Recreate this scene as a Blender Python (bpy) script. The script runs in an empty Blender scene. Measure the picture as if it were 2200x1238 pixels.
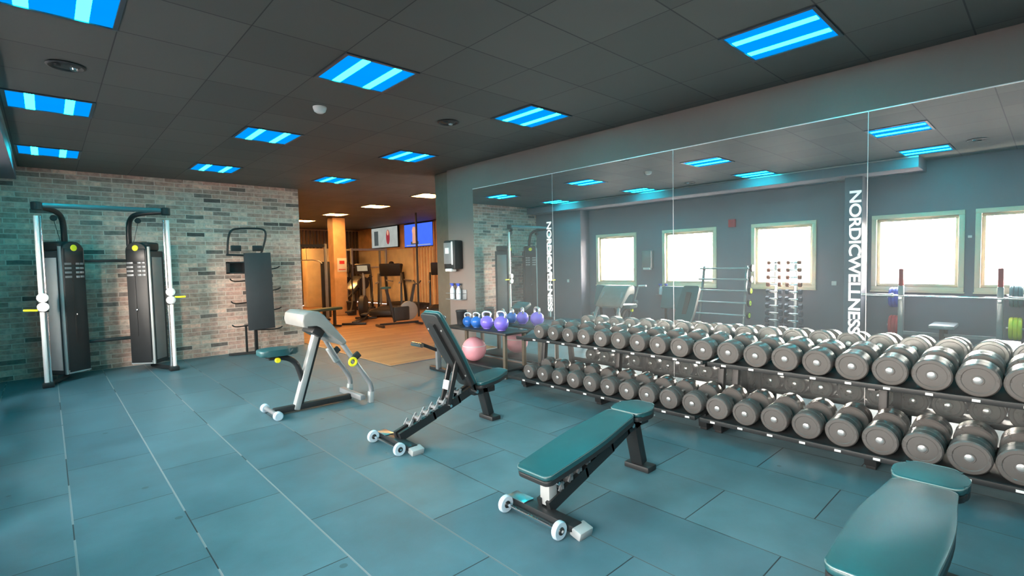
import bpy, bmesh, math, random
from mathutils import Vector, Matrix, Euler
random.seed(7)
SC = bpy.context.scene
COL = SC.collection
PI = math.pi

# ------------------------------------------------------------------ render look
SC.view_settings.view_transform = 'Standard'
SC.view_settings.look = 'None'
SC.view_settings.gamma = 1
SC.view_settings.use_curve_mapping = False
SC.view_settings.exposure = 0.14

# ------------------------------------------------------------------ materials
def mat(name, col=(.5, .5, .5), rough=.5, metal=0., spec=.5, noise=0., nscale=8., bump=0., bscale=60., emit=None, estr=0., coat=0., rvar=0.):
    m = bpy.data.materials.new(name); m.use_nodes = True
    nt = m.node_tree; b = nt.nodes['Principled BSDF']
    b.inputs['Base Color'].default_value = (*col, 1)
    b.inputs['Roughness'].default_value = rough
    b.inputs['Metallic'].default_value = metal
    b.inputs['Specular IOR Level'].default_value = spec
    b.inputs['Coat Weight'].default_value = coat
    if emit:
        b.inputs['Emission Color'].default_value = (*emit, 1); b.inputs['Emission Strength'].default_value = estr
    if noise or bump or rvar:
        tc = nt.nodes.new('ShaderNodeTexCoord')
    if noise or rvar:
        n = nt.nodes.new('ShaderNodeTexNoise'); n.inputs['Scale'].default_value = nscale; n.inputs['Detail'].default_value = 5
        nt.links.new(tc.outputs['Object'], n.inputs['Vector'])
    if noise:
        r = nt.nodes.new('ShaderNodeValToRGB')
        r.color_ramp.elements[0].position = .3; r.color_ramp.elements[1].position = .7
        r.color_ramp.elements[0].color = (*[max(0, c*(1-noise)) for c in col], 1)
        r.color_ramp.elements[1].color = (*[min(1, c*(1+noise)) for c in col], 1)
        nt.links.new(n.outputs['Fac'], r.inputs['Fac']); nt.links.new(r.outputs['Color'], b.inputs['Base Color'])
    if rvar:
        mr = nt.nodes.new('ShaderNodeMapRange'); mr.inputs['To Min'].default_value = max(0, rough-rvar); mr.inputs['To Max'].default_value = min(1, rough+rvar)
        nt.links.new(n.outputs['Fac'], mr.inputs['Value']); nt.links.new(mr.outputs['Result'], b.inputs['Roughness'])
    if bump:
        n2 = nt.nodes.new('ShaderNodeTexNoise'); n2.inputs['Scale'].default_value = bscale; n2.inputs['Detail'].default_value = 3
        bp = nt.nodes.new('ShaderNodeBump'); bp.inputs['Strength'].default_value = bump; bp.inputs['Distance'].default_value = .01
        nt.links.new(tc.outputs['Object'], n2.inputs['Vector']); nt.links.new(n2.outputs['Fac'], bp.inputs['Height']); nt.links.new(bp.outputs['Normal'], b.inputs['Normal'])
    return m

M = {}
M['wall_grey'] = mat('wall_grey', (.185, .148, .132), .6, noise=.06, nscale=1.5, bump=.05, bscale=200)
M['wall_window'] = mat('wall_window', (.185, .18, .215), .55, noise=.05, nscale=1.5)
M['wall_dark'] = mat('wall_dark', (.028, .032, .036), .6, noise=.05)
M['jamb_brown'] = mat('jamb_brown', (.11, .085, .06), .5, noise=.1)
M['black_metal'] = mat('black_metal', (.018, .019, .02), .38, 0, .5, noise=.1)
M['black_satin'] = mat('black_satin', (.018, .019, .02), .5, noise=.1)
M['rubber_black'] = mat('rubber_black', (.02, .02, .022), .7, noise=.2)
M['dumb_rubber'] = mat('dumb_rubber', (.10, .092, .088), .28, 0, .6, noise=.05, nscale=12, rvar=.03)
M['chrome'] = mat('chrome', (.85, .86, .88), .14, 1., rvar=.05)
M['chrome_cap'] = mat('chrome_cap', (.72, .72, .72), .3, .8, noise=.05)
M['steel'] = mat('steel', (.55, .57, .58), .3, 1., noise=.05)
M['silver_paint'] = mat('silver_paint', (.26, .27, .28), .4, .35, noise=.05)
M['light_paint'] = mat('light_paint', (.38, .40, .40), .4, .1, noise=.05)
M['rod_white'] = mat('rod_white', (.95, .92, .90), .25, .15, coat=.5)
M['vinyl'] = mat('vinyl', (.014, .072, .082), .40, 0, .55, noise=.08, nscale=5, bump=.04, bscale=300)  # black vinyl with the teal ceiling light painted into its base colour
M['vinyl_grey'] = mat('vinyl_grey', (.20, .205, .20), .42, 0, .5, noise=.08)
M['piping'] = mat('piping', (.14, .2, .2), .3)  # paler tone that paints the highlight on the pad edges
M['yellow'] = mat('yellow', (.85, .78, .02), .4, noise=.04)
M['white_plastic'] = mat('white_plastic', (.75, .75, .74), .4, noise=.03)
M['wheel'] = mat('wheel', (.5, .62, .7), .45, noise=.05)
M['window_frame'] = mat('window_frame', (.85, .70, .52), .45, noise=.03)
M['red'] = mat('red', (.6, .04, .05), .45, noise=.05)
M['blue'] = mat('blue', (.04, .08, .45), .45, noise=.05)
M['teal_pad'] = mat('teal_pad', (.07, .17, .19), .5, noise=.05)
M['kb_blue'] = mat('kb_blue', (.035, .16, .55), .3, noise=.06)
M['kb_purple'] = mat('kb_purple', (.22, .16, .75), .3, noise=.06)
M['kb_teal'] = mat('kb_teal', (.03, .3, .45), .3, noise=.06)
M['pink'] = mat('pink', (.85, .35, .4), .4, noise=.06)
M['green_clip'] = mat('green_clip', (.45, .7, .05), .4, noise=.05)
M['hex_dark'] = mat('hex_dark', (.05, .06, .09), .5, noise=.1)
M['hex_red'] = mat('hex_red', (.55, .1, .04), .5, noise=.1)
M['bottle_white'] = mat('bottle_white', (.7, .75, .8), .35, noise=.03)
M['glass_dark'] = mat('glass_dark', (.01, .01, .012), .1)
M['letters'] = mat('letters', (.85, .82, .82), .5, noise=.02)
M['t_bar'] = mat('t_bar', (.05, .055, .055), .3, .4, noise=.05)
M['trim_white'] = mat('trim_white', (.8, .76, .76), .3, .3, noise=.03)
M['lamp_frame'] = mat('lamp_frame', (.04, .06, .08), .4, noise=.05)
M['ply_wood'] = mat('ply_wood', (.62, .40, .22), .5, noise=.15, nscale=4)
M['panel_pale'] = mat('panel_pale', (.78, .68, .46), .5, noise=.1, nscale=3)
M['skin_tone'] = mat('picture_skin', (.6, .35, .25), .5, noise=.1)

def emis(name, col, strength, noise=0.):
    m = bpy.data.materials.new(name); m.use_nodes = True; nt = m.node_tree
    for n in list(nt.nodes): nt.nodes.remove(n)
    o = nt.nodes.new('ShaderNodeOutputMaterial'); e = nt.nodes.new('ShaderNodeEmission')
    e.inputs['Color'].default_value = (*col, 1); e.inputs['Strength'].default_value = strength
    if noise:
        tc = nt.nodes.new('ShaderNodeTexCoord'); n = nt.nodes.new('ShaderNodeTexNoise'); n.inputs['Scale'].default_value = 4
        r = nt.nodes.new('ShaderNodeMapRange'); r.inputs['To Min'].default_value = strength*(1-noise); r.inputs['To Max'].default_value = strength*(1+noise)
        nt.links.new(tc.outputs['Object'], n.inputs['Vector']); nt.links.new(n.outputs['Fac'], r.inputs['Value']); nt.links.new(r.outputs['Result'], e.inputs['Strength'])
    nt.links.new(e.outputs['Emission'], o.inputs['Surface'])
    return m
TEAL_PANEL, TEAL_TUBE, WARM = 1.0, 54.0, 140.0
M['diffuser'] = emis('blue_diffuser', (.0, .30, 1.0), TEAL_PANEL, .06)
M['tube'] = emis('cyan_tube', (.0045, .84, .98), TEAL_TUBE, .05)
M['warm_diffuser'] = emis('warm_diffuser', (1., .42, .10), 46.0, .05)
M['warm_tube'] = emis('warm_tube', (1., .50, .17), WARM, .05)
M['screen_blue'] = emis('screen_blue', (.05, .13, .75), 1.3, .1)
M['screen_grey'] = emis('screen_grey', (.42, .45, .42), .9, .2)
M['screen_dark'] = emis('screen_dark', (.1, .12, .12), .7, .2)
M['screen_red'] = emis('screen_red', (.35, .04, .05), .9, .2)
M['screen_skin'] = emis('screen_skin', (.75, .38, .25), 1.0, .15)
M['screen_console'] = emis('screen_console', (.7, .55, .35), .6, .2)

def brick_material():
    m = bpy.data.materials.new('brick_wallpaper'); m.use_nodes = True; nt = m.node_tree; b = nt.nodes['Principled BSDF']
    N = nt.nodes.new; L = nt.links.new
    tc = N('ShaderNodeTexCoord'); sep = N('ShaderNodeSeparateXYZ'); cmb = N('ShaderNodeCombineXYZ')
    L(tc.outputs['Object'], sep.inputs[0]); L(sep.outputs['X'], cmb.inputs['X']); L(sep.outputs['Z'], cmb.inputs['Y'])
    wob = N('ShaderNodeTexNoise'); wob.inputs['Scale'].default_value = 5; L(cmb.outputs[0], wob.inputs['Vector'])
    mx = N('ShaderNodeMixRGB'); mx.blend_type = 'LINEAR_LIGHT'; mx.inputs['Fac'].default_value = .008
    L(cmb.outputs[0], mx.inputs['Color1']); L(wob.outputs['Color'], mx.inputs['Color2'])
    br = N('ShaderNodeTexBrick'); L(mx.outputs[0], br.inputs['Vector'])
    br.offset = .5; br.inputs['Scale'].default_value = 1
    br.inputs['Brick Width'].default_value = .27; br.inputs['Row Height'].default_value = .0735
    br.inputs['Mortar Size'].default_value = .007; br.inputs['Mortar Smooth'].default_value = .3
    br.inputs['Color1'].default_value = (0, 0, 0, 1); br.inputs['Color2'].default_value = (1, 1, 1, 1); br.inputs['Mortar'].default_value = (.5, .5, .5, 1)
    ramp = N('ShaderNodeValToRGB'); e = ramp.color_ramp.elements
    e[0].position = 0; e[0].color = (.07, .055, .05, 1); e[1].position = 1; e[1].color = (.70, .46, .36, 1)
    for p, c in ((.06, (.20, .16, .14)), (.28, (.42, .28, .22)), (.6, (.50, .31, .25)), (.8, (.46, .37, .31))):
        x = e.new(p); x.color = (*c, 1)
    L(br.outputs['Color'], ramp.inputs['Fac'])
    n2 = N('ShaderNodeTexNoise'); n2.inputs['Scale'].default_value = 14; n2.inputs['Detail'].default_value = 6; n2.inputs['Roughness'].default_value = .65
    L(cmb.outputs[0], n2.inputs['Vector'])
    r2 = N('ShaderNodeMapRange'); r2.inputs['From Min'].default_value = .3; r2.inputs['From Max'].default_value = .7; r2.inputs['To Min'].default_value = .75; r2.inputs['To Max'].default_value = 1.55
    L(n2.outputs['Fac'], r2.inputs['Value'])
    mul = N('ShaderNodeMixRGB'); mul.blend_type = 'MULTIPLY'; mul.inputs['Fac'].default_value = 1
    L(ramp.outputs['Color'], mul.inputs['Color1']); L(r2.outputs['Result'], mul.inputs['Color2'])
    mm = N('ShaderNodeMixRGB'); L(br.outputs['Fac'], mm.inputs['Fac']); L(mul.outputs[0], mm.inputs['Color1']); mm.inputs['Color2'].default_value = (.66, .54, .46, 1)
    L(mm.outputs[0], b.inputs['Base Color']); b.inputs['Roughness'].default_value = .75
    bp = N('ShaderNodeBump'); bp.inputs['Strength'].default_value = .3; bp.inputs['Distance'].default_value = .01; bp.invert = True
    L(br.outputs['Fac'], bp.inputs['Height']); L(bp.outputs['Normal'], b.inputs['Normal'])
    return m
M['brick'] = brick_material()

def floor_material():
    m = bpy.data.materials.new('rubber_mat_floor'); m.use_nodes = True; nt = m.node_tree; b = nt.nodes['Principled BSDF']
    N = nt.nodes.new; L = nt.links.new
    tc = N('ShaderNodeTexCoord'); sep = N('ShaderNodeSeparateXYZ'); L(tc.outputs['Object'], sep.inputs[0])
    def math_(op, a, c=None):
        n = N('ShaderNodeMath'); n.operation = op
        for i, v in enumerate((a, c)):
            if v is None: continue
            if isinstance(v, (int, float)): n.inputs[i].default_value = v
            else: L(v, n.inputs[i])
        return n.outputs[0]
    ax = math_('ADD', sep.outputs['Y'], 20*1.035 - 4.0035 + .5175)
    ay = math_('ADD', sep.outputs['X'], 20*.5175 - .042)
    cmb = N('ShaderNodeCombineXYZ'); L(ax, cmb.inputs['X']); L(ay, cmb.inputs['Y'])
    br = N('ShaderNodeTexBrick'); L(cmb.outputs[0], br.inputs['Vector']); br.offset = .5; br.inputs['Scale'].default_value = 1
    br.inputs['Brick Width'].default_value = 1.035; br.inputs['Row Height'].default_value = .5175
    br.inputs['Mortar Size'].default_value = .0035; br.inputs['Mortar Smooth'].default_value = .2
    br.inputs['Color1'].default_value = (.062, .128, .156, 1); br.inputs['Color2'].default_value = (.086, .164, .192, 1)
    br.inputs['Mortar'].default_value = (.018, .02, .022, 1)
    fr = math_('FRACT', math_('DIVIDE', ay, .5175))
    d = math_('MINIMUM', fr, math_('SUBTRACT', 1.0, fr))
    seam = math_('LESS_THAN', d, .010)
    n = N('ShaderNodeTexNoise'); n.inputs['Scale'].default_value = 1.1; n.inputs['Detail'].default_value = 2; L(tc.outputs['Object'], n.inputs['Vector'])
    # pale seam edges run along the length of the mats, weaker towards the mirror
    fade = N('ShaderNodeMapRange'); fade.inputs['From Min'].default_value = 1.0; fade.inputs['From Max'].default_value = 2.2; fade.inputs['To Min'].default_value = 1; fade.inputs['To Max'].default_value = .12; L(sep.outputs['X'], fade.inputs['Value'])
    pale_seam = math_('MULTIPLY', fade.outputs['Result'], math_('MULTIPLY', seam, math_('GREATER_THAN', n.outputs['Fac'], .44)))
    n1 = N('ShaderNodeTexNoise'); n1.inputs['Scale'].default_value = 2.2; n1.inputs['Detail'].default_value = 8; n1.inputs['Roughness'].default_value = .6; L(tc.outputs['Object'], n1.inputs['Vector'])
    mr = N('ShaderNodeMapRange'); mr.inputs['From Min'].default_value = .3; mr.inputs['From Max'].default_value = .7; mr.inputs['To Min'].default_value = .8; mr.inputs['To Max'].default_value = 1.22
    L(n1.outputs['Fac'], mr.inputs['Value'])
    mul = N('ShaderNodeMixRGB'); mul.blend_type = 'MULTIPLY'; mul.inputs['Fac'].default_value = 1; L(br.outputs['Color'], mul.inputs['Color1']); L(mr.outputs['Result'], mul.inputs['Color2'])
    # small dark scuffs
    v = N('ShaderNodeTexVoronoi'); v.inputs['Scale'].default_value = 2.6; L(tc.outputs['Object'], v.inputs['Vector'])
    spot = math_('MULTIPLY', math_('LESS_THAN', v.outputs['Distance'], .055), .45)
    dk = N('ShaderNodeMixRGB'); L(spot, dk.inputs['Fac']); L(mul.outputs[0], dk.inputs['Color1']); dk.inputs['Color2'].default_value = (.02, .022, .024, 1)
    wn = N('ShaderNodeMixRGB'); L(math_('MULTIPLY', pale_seam, .8), wn.inputs['Fac']); L(dk.outputs[0], wn.inputs['Color1']); wn.inputs['Color2'].default_value = (.30, .31, .31, 1)
    L(wn.outputs[0], b.inputs['Base Color'])
    rr = N('ShaderNodeMapRange'); rr.inputs['To Min'].default_value = .38; rr.inputs['To Max'].default_value = .62; L(n1.outputs['Fac'], rr.inputs['Value']); L(rr.outputs['Result'], b.inputs['Roughness'])
    b.inputs['Specular IOR Level'].default_value = .5
    nb = N('ShaderNodeTexNoise'); nb.inputs['Scale'].default_value = 180; L(tc.outputs['Object'], nb.inputs['Vector'])
    bp = N('ShaderNodeBump'); bp.inputs['Strength'].default_value = .12; bp.inputs['Distance'].default_value = .004
    bm2 = N('ShaderNodeBump'); bm2.inputs['Strength'].default_value = .5; bm2.inputs['Distance'].default_value = .004; bm2.invert = True
    L(nb.outputs['Fac'], bp.inputs['Height']); L(br.outputs['Fac'], bm2.inputs['Height']); L(bp.outputs['Normal'], bm2.inputs['Normal']); L(bm2.outputs['Normal'], b.inputs['Normal'])
    return m
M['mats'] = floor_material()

def ceiling_material():
    m = bpy.data.materials.new('ceiling_tiles'); m.use_nodes = True; nt = m.node_tree; b = nt.nodes['Principled BSDF']
    N = nt.nodes.new; L = nt.links.new
    tc = N('ShaderNodeTexCoord'); sep = N('ShaderNodeSeparateXYZ'); L(tc.outputs['Object'], sep.inputs[0])
    def math_(op, a, c=None):
        n = N('ShaderNodeMath'); n.operation = op
        for i, v in enumerate((a, c)):
            if v is None: continue
            if isinstance(v, (int, float)): n.inputs[i].default_value = v
            else: L(v, n.inputs[i])
        return n.outputs[0]
    gx = math_('DIVIDE', math_('ADD', sep.outputs['X'], 60.75-.40), .6075)
    gy = math_('DIVIDE', math_('ADD', sep.outputs['Y'], 60-.40), .60)
    def edge(g, w):
        f = math_('FRACT', g); return math_('LESS_THAN', math_('MINIMUM', f, math_('SUBTRACT', 1.0, f)), w)
    wn = N('ShaderNodeTexWhiteNoise'); wn.noise_dimensions = '2D'
    c = N('ShaderNodeCombineXYZ'); L(math_('FLOOR', gx), c.inputs['X']); L(math_('FLOOR', gy), c.inputs['Y']); L(c.outputs[0], wn.inputs['Vector'])
    r = N('ShaderNodeValToRGB'); r.color_ramp.elements[0].color = (.072, .077, .072, 1); r.color_ramp.elements[1].color = (.098, .100, .092, 1); L(wn.outputs['Value'], r.inputs['Fac'])
    m1 = N('ShaderNodeMixRGB'); L(edge(gy, .008), m1.inputs['Fac']); L(r.outputs['Color'], m1.inputs['Color1']); m1.inputs['Color2'].default_value = (.02, .022, .022, 1)
    m2 = N('ShaderNodeMixRGB'); L(edge(gx, .006), m2.inputs['Fac']); L(m1.outputs[0], m2.inputs['Color1']); m2.inputs['Color2'].default_value = (.016, .018, .018, 1)
    L(m2.outputs[0], b.inputs['Base Color']); b.inputs['Roughness'].default_value = .62
    b.inputs['Specular IOR Level'].default_value = .5
    n = N('ShaderNodeTexNoise'); n.inputs['Scale'].default_value = 250; L(tc.outputs['Object'], n.inputs['Vector'])
    bp = N('ShaderNodeBump'); bp.inputs['Strength'].default_value = .2; bp.inputs['Distance'].default_value = .003; L(n.outputs['Fac'], bp.inputs['Height']); L(bp.outputs['Normal'], b.inputs['Normal'])
    return m
M['ceiling'] = ceiling_material()

def wood_floor_material():
    m = bpy.data.materials.new('wood_floor'); m.use_nodes = True; nt = m.node_tree; b = nt.nodes['Principled BSDF']
    N = nt.nodes.new; L = nt.links.new
    tc = N('ShaderNodeTexCoord')
    br = N('ShaderNodeTexBrick'); L(tc.outputs['Object'], br.inputs['Vector']); br.inputs['Scale'].default_value = 1; br.offset = .37
    br.inputs['Brick Width'].default_value = 1.2; br.inputs['Row Height'].default_value = .14; br.inputs['Mortar Size'].default_value = .002
    br.inputs['Color1'].default_value = (.42, .25, .13, 1); br.inputs['Color2'].default_value = (.30, .165, .085, 1); br.inputs['Mortar'].default_value = (.12, .06, .03, 1)
    L(br.outputs['Color'], b.inputs['Base Color']); b.inputs['Roughness'].default_value = .42
    return m
M['wood'] = wood_floor_material()

def mirror_material():
    m = bpy.data.materials.new('mirror_glass'); m.use_nodes = True; nt = m.node_tree
    for n in list(nt.nodes): nt.nodes.remove(n)
    N = nt.nodes.new; L = nt.links.new
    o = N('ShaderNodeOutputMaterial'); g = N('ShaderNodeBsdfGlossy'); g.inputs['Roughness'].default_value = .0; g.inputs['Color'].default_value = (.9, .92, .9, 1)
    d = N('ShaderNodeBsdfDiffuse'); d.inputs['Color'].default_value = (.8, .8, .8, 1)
    mx = N('ShaderNodeMixShader'); mx.inputs['Fac'].default_value = .065  # white diffuse share paints lens-flare haze over the reflection
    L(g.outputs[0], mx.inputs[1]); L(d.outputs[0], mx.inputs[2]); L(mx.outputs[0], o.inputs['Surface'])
    return m
M['mirror'] = mirror_material()

def pane_material():
    m = bpy.data.materials.new('window_pane'); m.use_nodes = True; nt = m.node_tree
    for n in list(nt.nodes): nt.nodes.remove(n)
    N = nt.nodes.new; L = nt.links.new
    o = N('ShaderNodeOutputMaterial'); g = N('ShaderNodeBsdfGlossy'); g.inputs['Roughness'].default_value = .03
    t = N('ShaderNodeBsdfTransparent'); t.inputs['Color'].default_value = (.97, .98, .97, 1)
    mx = N('ShaderNodeMixShader'); mx.inputs['Fac'].default_value = .06
    L(t.outputs[0], mx.inputs[1]); L(g.outputs[0], mx.inputs[2]); L(mx.outputs[0], o.inputs['Surface'])
    return m
M['pane'] = pane_material()

# ------------------------------------------------------------------ mesh helpers
class MB:
    def __init__(s): s.bm = bmesh.new()
    def box(s, c, size, rot=(0, 0, 0), bev=0., seg=2):
        r = bmesh.ops.create_cube(s.bm, size=1)
        vs = r['verts']
        bmesh.ops.scale(s.bm, vec=size, verts=vs)
        if bev:
            es = list({e for v in vs for e in v.link_edges})
            rb = bmesh.ops.bevel(s.bm, geom=es, offset=bev, segments=seg, affect='EDGES', profile=.5)
            vs = list({v for f in rb['faces'] for v in f.verts} | {v for v in vs if v.is_valid})
        mtx = Matrix.Translation(c) @ Euler(rot).to_matrix().to_4x4()
        bmesh.ops.transform(s.bm, matrix=mtx, verts=vs)
        return s
    def bar(s, p0, p1, w, h, bev=0.):
        """rectangular bar from p0 to p1; w across (horizontal), h in the vertical plane"""
        p0, p1 = Vector(p0), Vector(p1); d = p1-p0; L = d.length; d.normalize()
        up = Vector((0, 0, 1)) if abs(d.z) < .98 else Vector((1, 0, 0))
        side = d.cross(up).normalized(); up2 = side.cross(d)
        r = bmesh.ops.create_cube(s.bm, size=1); vs = r['verts']
        bmesh.ops.scale(s.bm, vec=(L, w, h), verts=vs)
        if bev:
            es = list({e for v in vs for e in v.link_edges})
            rb = bmesh.ops.bevel(s.bm, geom=es, offset=bev, segments=2, affect='EDGES', profile=.5)
            vs = list({v for f in rb['faces'] for v in f.verts} | {v for v in vs if v.is_valid})
        m = Matrix((( d.x, side.x, up2.x), (d.y, side.y, up2.y), (d.z, side.z, up2.z))).to_4x4()
        m.translation = (p0+p1)/2
        bmesh.ops.transform(s.bm, matrix=m, verts=vs)
        return s
    def tube(s, pts, r, n=12, caps=True):
        pts = [Vector(p) for p in pts]; rings = []; prev = None
        for i, p in enumerate(pts):
            t = (pts[min(i+1, len(pts)-1)]-pts[max(i-1, 0)]).normalized()
            if prev is None:
                a = Vector((0, 0, 1)) if abs(t.z) < .9 else Vector((1, 0, 0)); u = t.cross(a).normalized()
            else: u = (prev - t*prev.dot(t)).normalized()
            prev = u; v = t.cross(u)
            rr = r[i] if isinstance(r, (list, tuple)) else r
            rings.append([s.bm.verts.new(p+(u*math.cos(2*PI*k/n)+v*math.sin(2*PI*k/n))*rr) for k in range(n)])
        for a, b in zip(rings, rings[1:]):
            for k in range(n): s.bm.faces.new((a[k], a[(k+1) % n], b[(k+1) % n], b[k]))
        if caps:
            s.bm.faces.new(list(reversed(rings[0]))); s.bm.faces.new(rings[-1])
        return s
    def smooth_tube(s, pts, r, n=12, it=3):
        pts = [Vector(p) for p in pts]
        for _ in range(it):
            q = [pts[0]]
            for a, b in zip(pts, pts[1:]): q += [a*.75+b*.25, a*.25+b*.75]
            q.append(pts[-1]); pts = q
        return s.tube(pts, r, n)
    def lathe(s, prof, c=(0, 0, 0), axis='z', n=24):
        rings = []
        for r, h in prof:
            ring = []
            for k in range(n):
                a = 2*PI*k/n; x, y, z = r*math.cos(a), r*math.sin(a), h
                if axis == 'x': x, y, z = z, x, y
                elif axis == 'y': x, y, z = y, z, x
                ring.append(s.bm.verts.new(Vector(c)+Vector((x, y, z))))
            rings.append(ring)
        for a, b in zip(rings, rings[1:]):
            for k in range(n): s.bm.faces.new((a[k], a[(k+1) % n], b[(k+1) % n], b[k]))
        if prof[0][0] > 1e-5: s.bm.faces.new(list(reversed(rings[0])))
        if prof[-1][0] > 1e-5: s.bm.faces.new(rings[-1])
        return s
    def prism(s, poly, z0, z1, bev=0., mtx=None, seg=3):
        """plan outline (x,y) extruded z0..z1 with rounded rims"""
        lo = [s.bm.verts.new((x, y, z0)) for x, y in poly]; hi = [s.bm.verts.new((x, y, z1)) for x, y in poly]
        n = len(poly); s.bm.faces.new(list(reversed(lo))); s.bm.faces.new(hi)
        for k in range(n): s.bm.faces.new((lo[k], lo[(k+1) % n], hi[(k+1) % n], hi[k]))
        vs = lo+hi
        if bev:
            es = [e for e in {e for v in vs for e in v.link_edges} if abs(e.verts[0].co.z-e.verts[1].co.z) < 1e-6]
            rb = bmesh.ops.bevel(s.bm, geom=es, offset=bev, segments=seg, affect='EDGES', profile=.5)
            vs = list({v for f in rb['faces'] for v in f.verts} | {v for v in vs if v.is_valid} | {v for f in s.bm.faces if f.is_valid and len(f.verts) >= n for v in f.verts})
        if mtx: bmesh.ops.transform(s.bm, matrix=mtx, verts=list(set(vs)))
        return s
    def build(s, name, m, parent=None, smooth=True, loc=None):
        bmesh.ops.remove_doubles(s.bm, verts=s.bm.verts, dist=1e-6)
        bmesh.ops.recalc_face_normals(s.bm, faces=s.bm.faces)
        me = bpy.data.meshes.new(name); s.bm.to_mesh(me); s.bm.free()
        me.materials.append(M[m] if isinstance(m, str) else m)
        if smooth:
            for p in me.polygons: p.use_smooth = True
            try: me.set_sharp_from_angle(angle=math.radians(38))
            except Exception: pass
        o = bpy.data.objects.new(name, me); COL.objects.link(o)
        if parent: o.parent = parent
        if loc: o.location = loc
        return o

def tag(o, label=None, cat=None, group=None, kind=None):
    if label: o['label'] = label
    if cat: o['category'] = cat
    if group: o['group'] = group
    if kind: o['kind'] = kind
    return o
def thing(name, label, cat, loc=(0, 0, 0), rz=0, group=None):
    o = bpy.data.objects.new(name, None); COL.objects.link(o); o.location = loc; o.rotation_euler = (0, 0, rz)
    return tag(o, label, cat, group)
def struct(name, mb, m, smooth=False):
    o = mb.build(name, m, smooth=smooth); o['kind'] = 'structure'; return o
def copy_tree(o, parent=None):
    c = o.copy(); COL.objects.link(c); c.parent = parent
    for ch in list(o.children): copy_tree(ch, c)
    return c
def rrect(w, h, r, n=4, cx=0, cy=0):
    out = []
    for sx, sy, a0 in ((1, 1, 0), (-1, 1, PI/2), (-1, -1, PI), (1, -1, 1.5*PI)):
        for k in range(n+1):
            a = a0+PI/2*k/n; out.append((cx+sx*(w/2-r)+r*math.cos(a), cy+sy*(h/2-r)+r*math.sin(a)))
    return out

# ------------------------------------------------------------------ camera
def make_camera():
    f, yaw, pitch, roll = 1078.7, .7469, -.0501, .0219
    cy, sy, cp, sp, cr, sr = math.cos(yaw), math.sin(yaw), math.cos(pitch), math.sin(pitch), math.cos(roll), math.sin(roll)
    fw = Vector((sy*cp, cy*cp, sp)); r = Vector((cy, -sy, 0)); d = fw.cross(r)
    r2 = cr*r+sr*d; d2 = -sr*r+cr*d
    cam = bpy.data.cameras.new('camera'); o = bpy.data.objects.new('camera', cam); COL.objects.link(o)
    mw = Matrix(((r2.x, -d2.x, -fw.x), (r2.y, -d2.y, -fw.y), (r2.z, -d2.z, -fw.z))).to_4x4(); mw.translation = (0, 0, 1.5)
    o.matrix_world = mw; cam.sensor_fit = 'HORIZONTAL'; cam.sensor_width = 36; cam.lens = 36*f/2200; cam.clip_start = .05; cam.clip_end = 200
    SC.camera = o
make_camera()

# ------------------------------------------------------------------ the room
XM = 4.78; XW = -.95; YB = 9.9; H = 3.0; YE = 6.65; XD = 3.70; YN = -3.0
XF, YF = 9.7, 20.0                  # far room's outer walls
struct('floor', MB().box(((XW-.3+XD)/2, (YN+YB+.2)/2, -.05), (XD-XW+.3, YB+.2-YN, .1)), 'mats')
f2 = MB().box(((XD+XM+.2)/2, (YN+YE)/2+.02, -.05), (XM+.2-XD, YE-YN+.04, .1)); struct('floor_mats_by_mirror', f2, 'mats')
wf = MB(); wf.box(((XD+XF)/2, (YE+.04+YF)/2, -.052), (XF-XD, YF-YE-.04, .1)); wf.box(((-1.0+XD)/2, (YB+.2+YF)/2, -.052), (XD+1.0, YF-YB-.2, .1))
struct('floor_wood', wf, 'wood')
tr = MB(); tr.box((XD, (YE+.04+YB)/2, .003), (.035, YB-YE, .008)); tr.box(((XD+XM)/2, YE+.04, .003), (XM-XD, .035, .008)); struct('trim_1', tr, 'steel')
struct('ceiling', MB().box(((XW-.3+XF)/2, (YN+YF)/2, H+.05), (XF-XW+.3, YF-YN, .1)), 'ceiling')
struct('wall_brick', MB().box(((XW-.3+3.62)/2, YB+.1, H/2), (3.62-XW+.3, .2, H)), 'brick')
struct('wall_mirror_side', MB().box((XM+.13, (YN+YE)/2, H/2), (.25, YE-YN, H)), 'wall_grey')
struct('wall_jamb', MB().box((5.03, 6.87, H/2), (.36, .43, H), bev=.01), 'jamb_brown')
struct('wall_near', MB().box(((XW-.3+5.0)/2, YN-.1, H/2), (5.3-XW, .2, H)), 'wall_window')
# far room shell
struct('wall_far_end', MB().box((4.5, YF+.1, H/2), (XF+2, .2, H)), 'ply_wood')
struct('wall_far_side', MB().box((XF+.1, (5+YF)/2, H/2), (.2, YF-5, H)), 'ply_wood')
struct('wall_far_return', MB().box(((5.03+XF)/2, 6.5, H/2), (XF-5.03, .2, H)), 'wall_dark')
struct('wall_far_left', MB().box((-1.05, (YB+.2+YF)/2, H/2), (.1, YF-YB-.2, H)), 'wall_dark')
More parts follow.
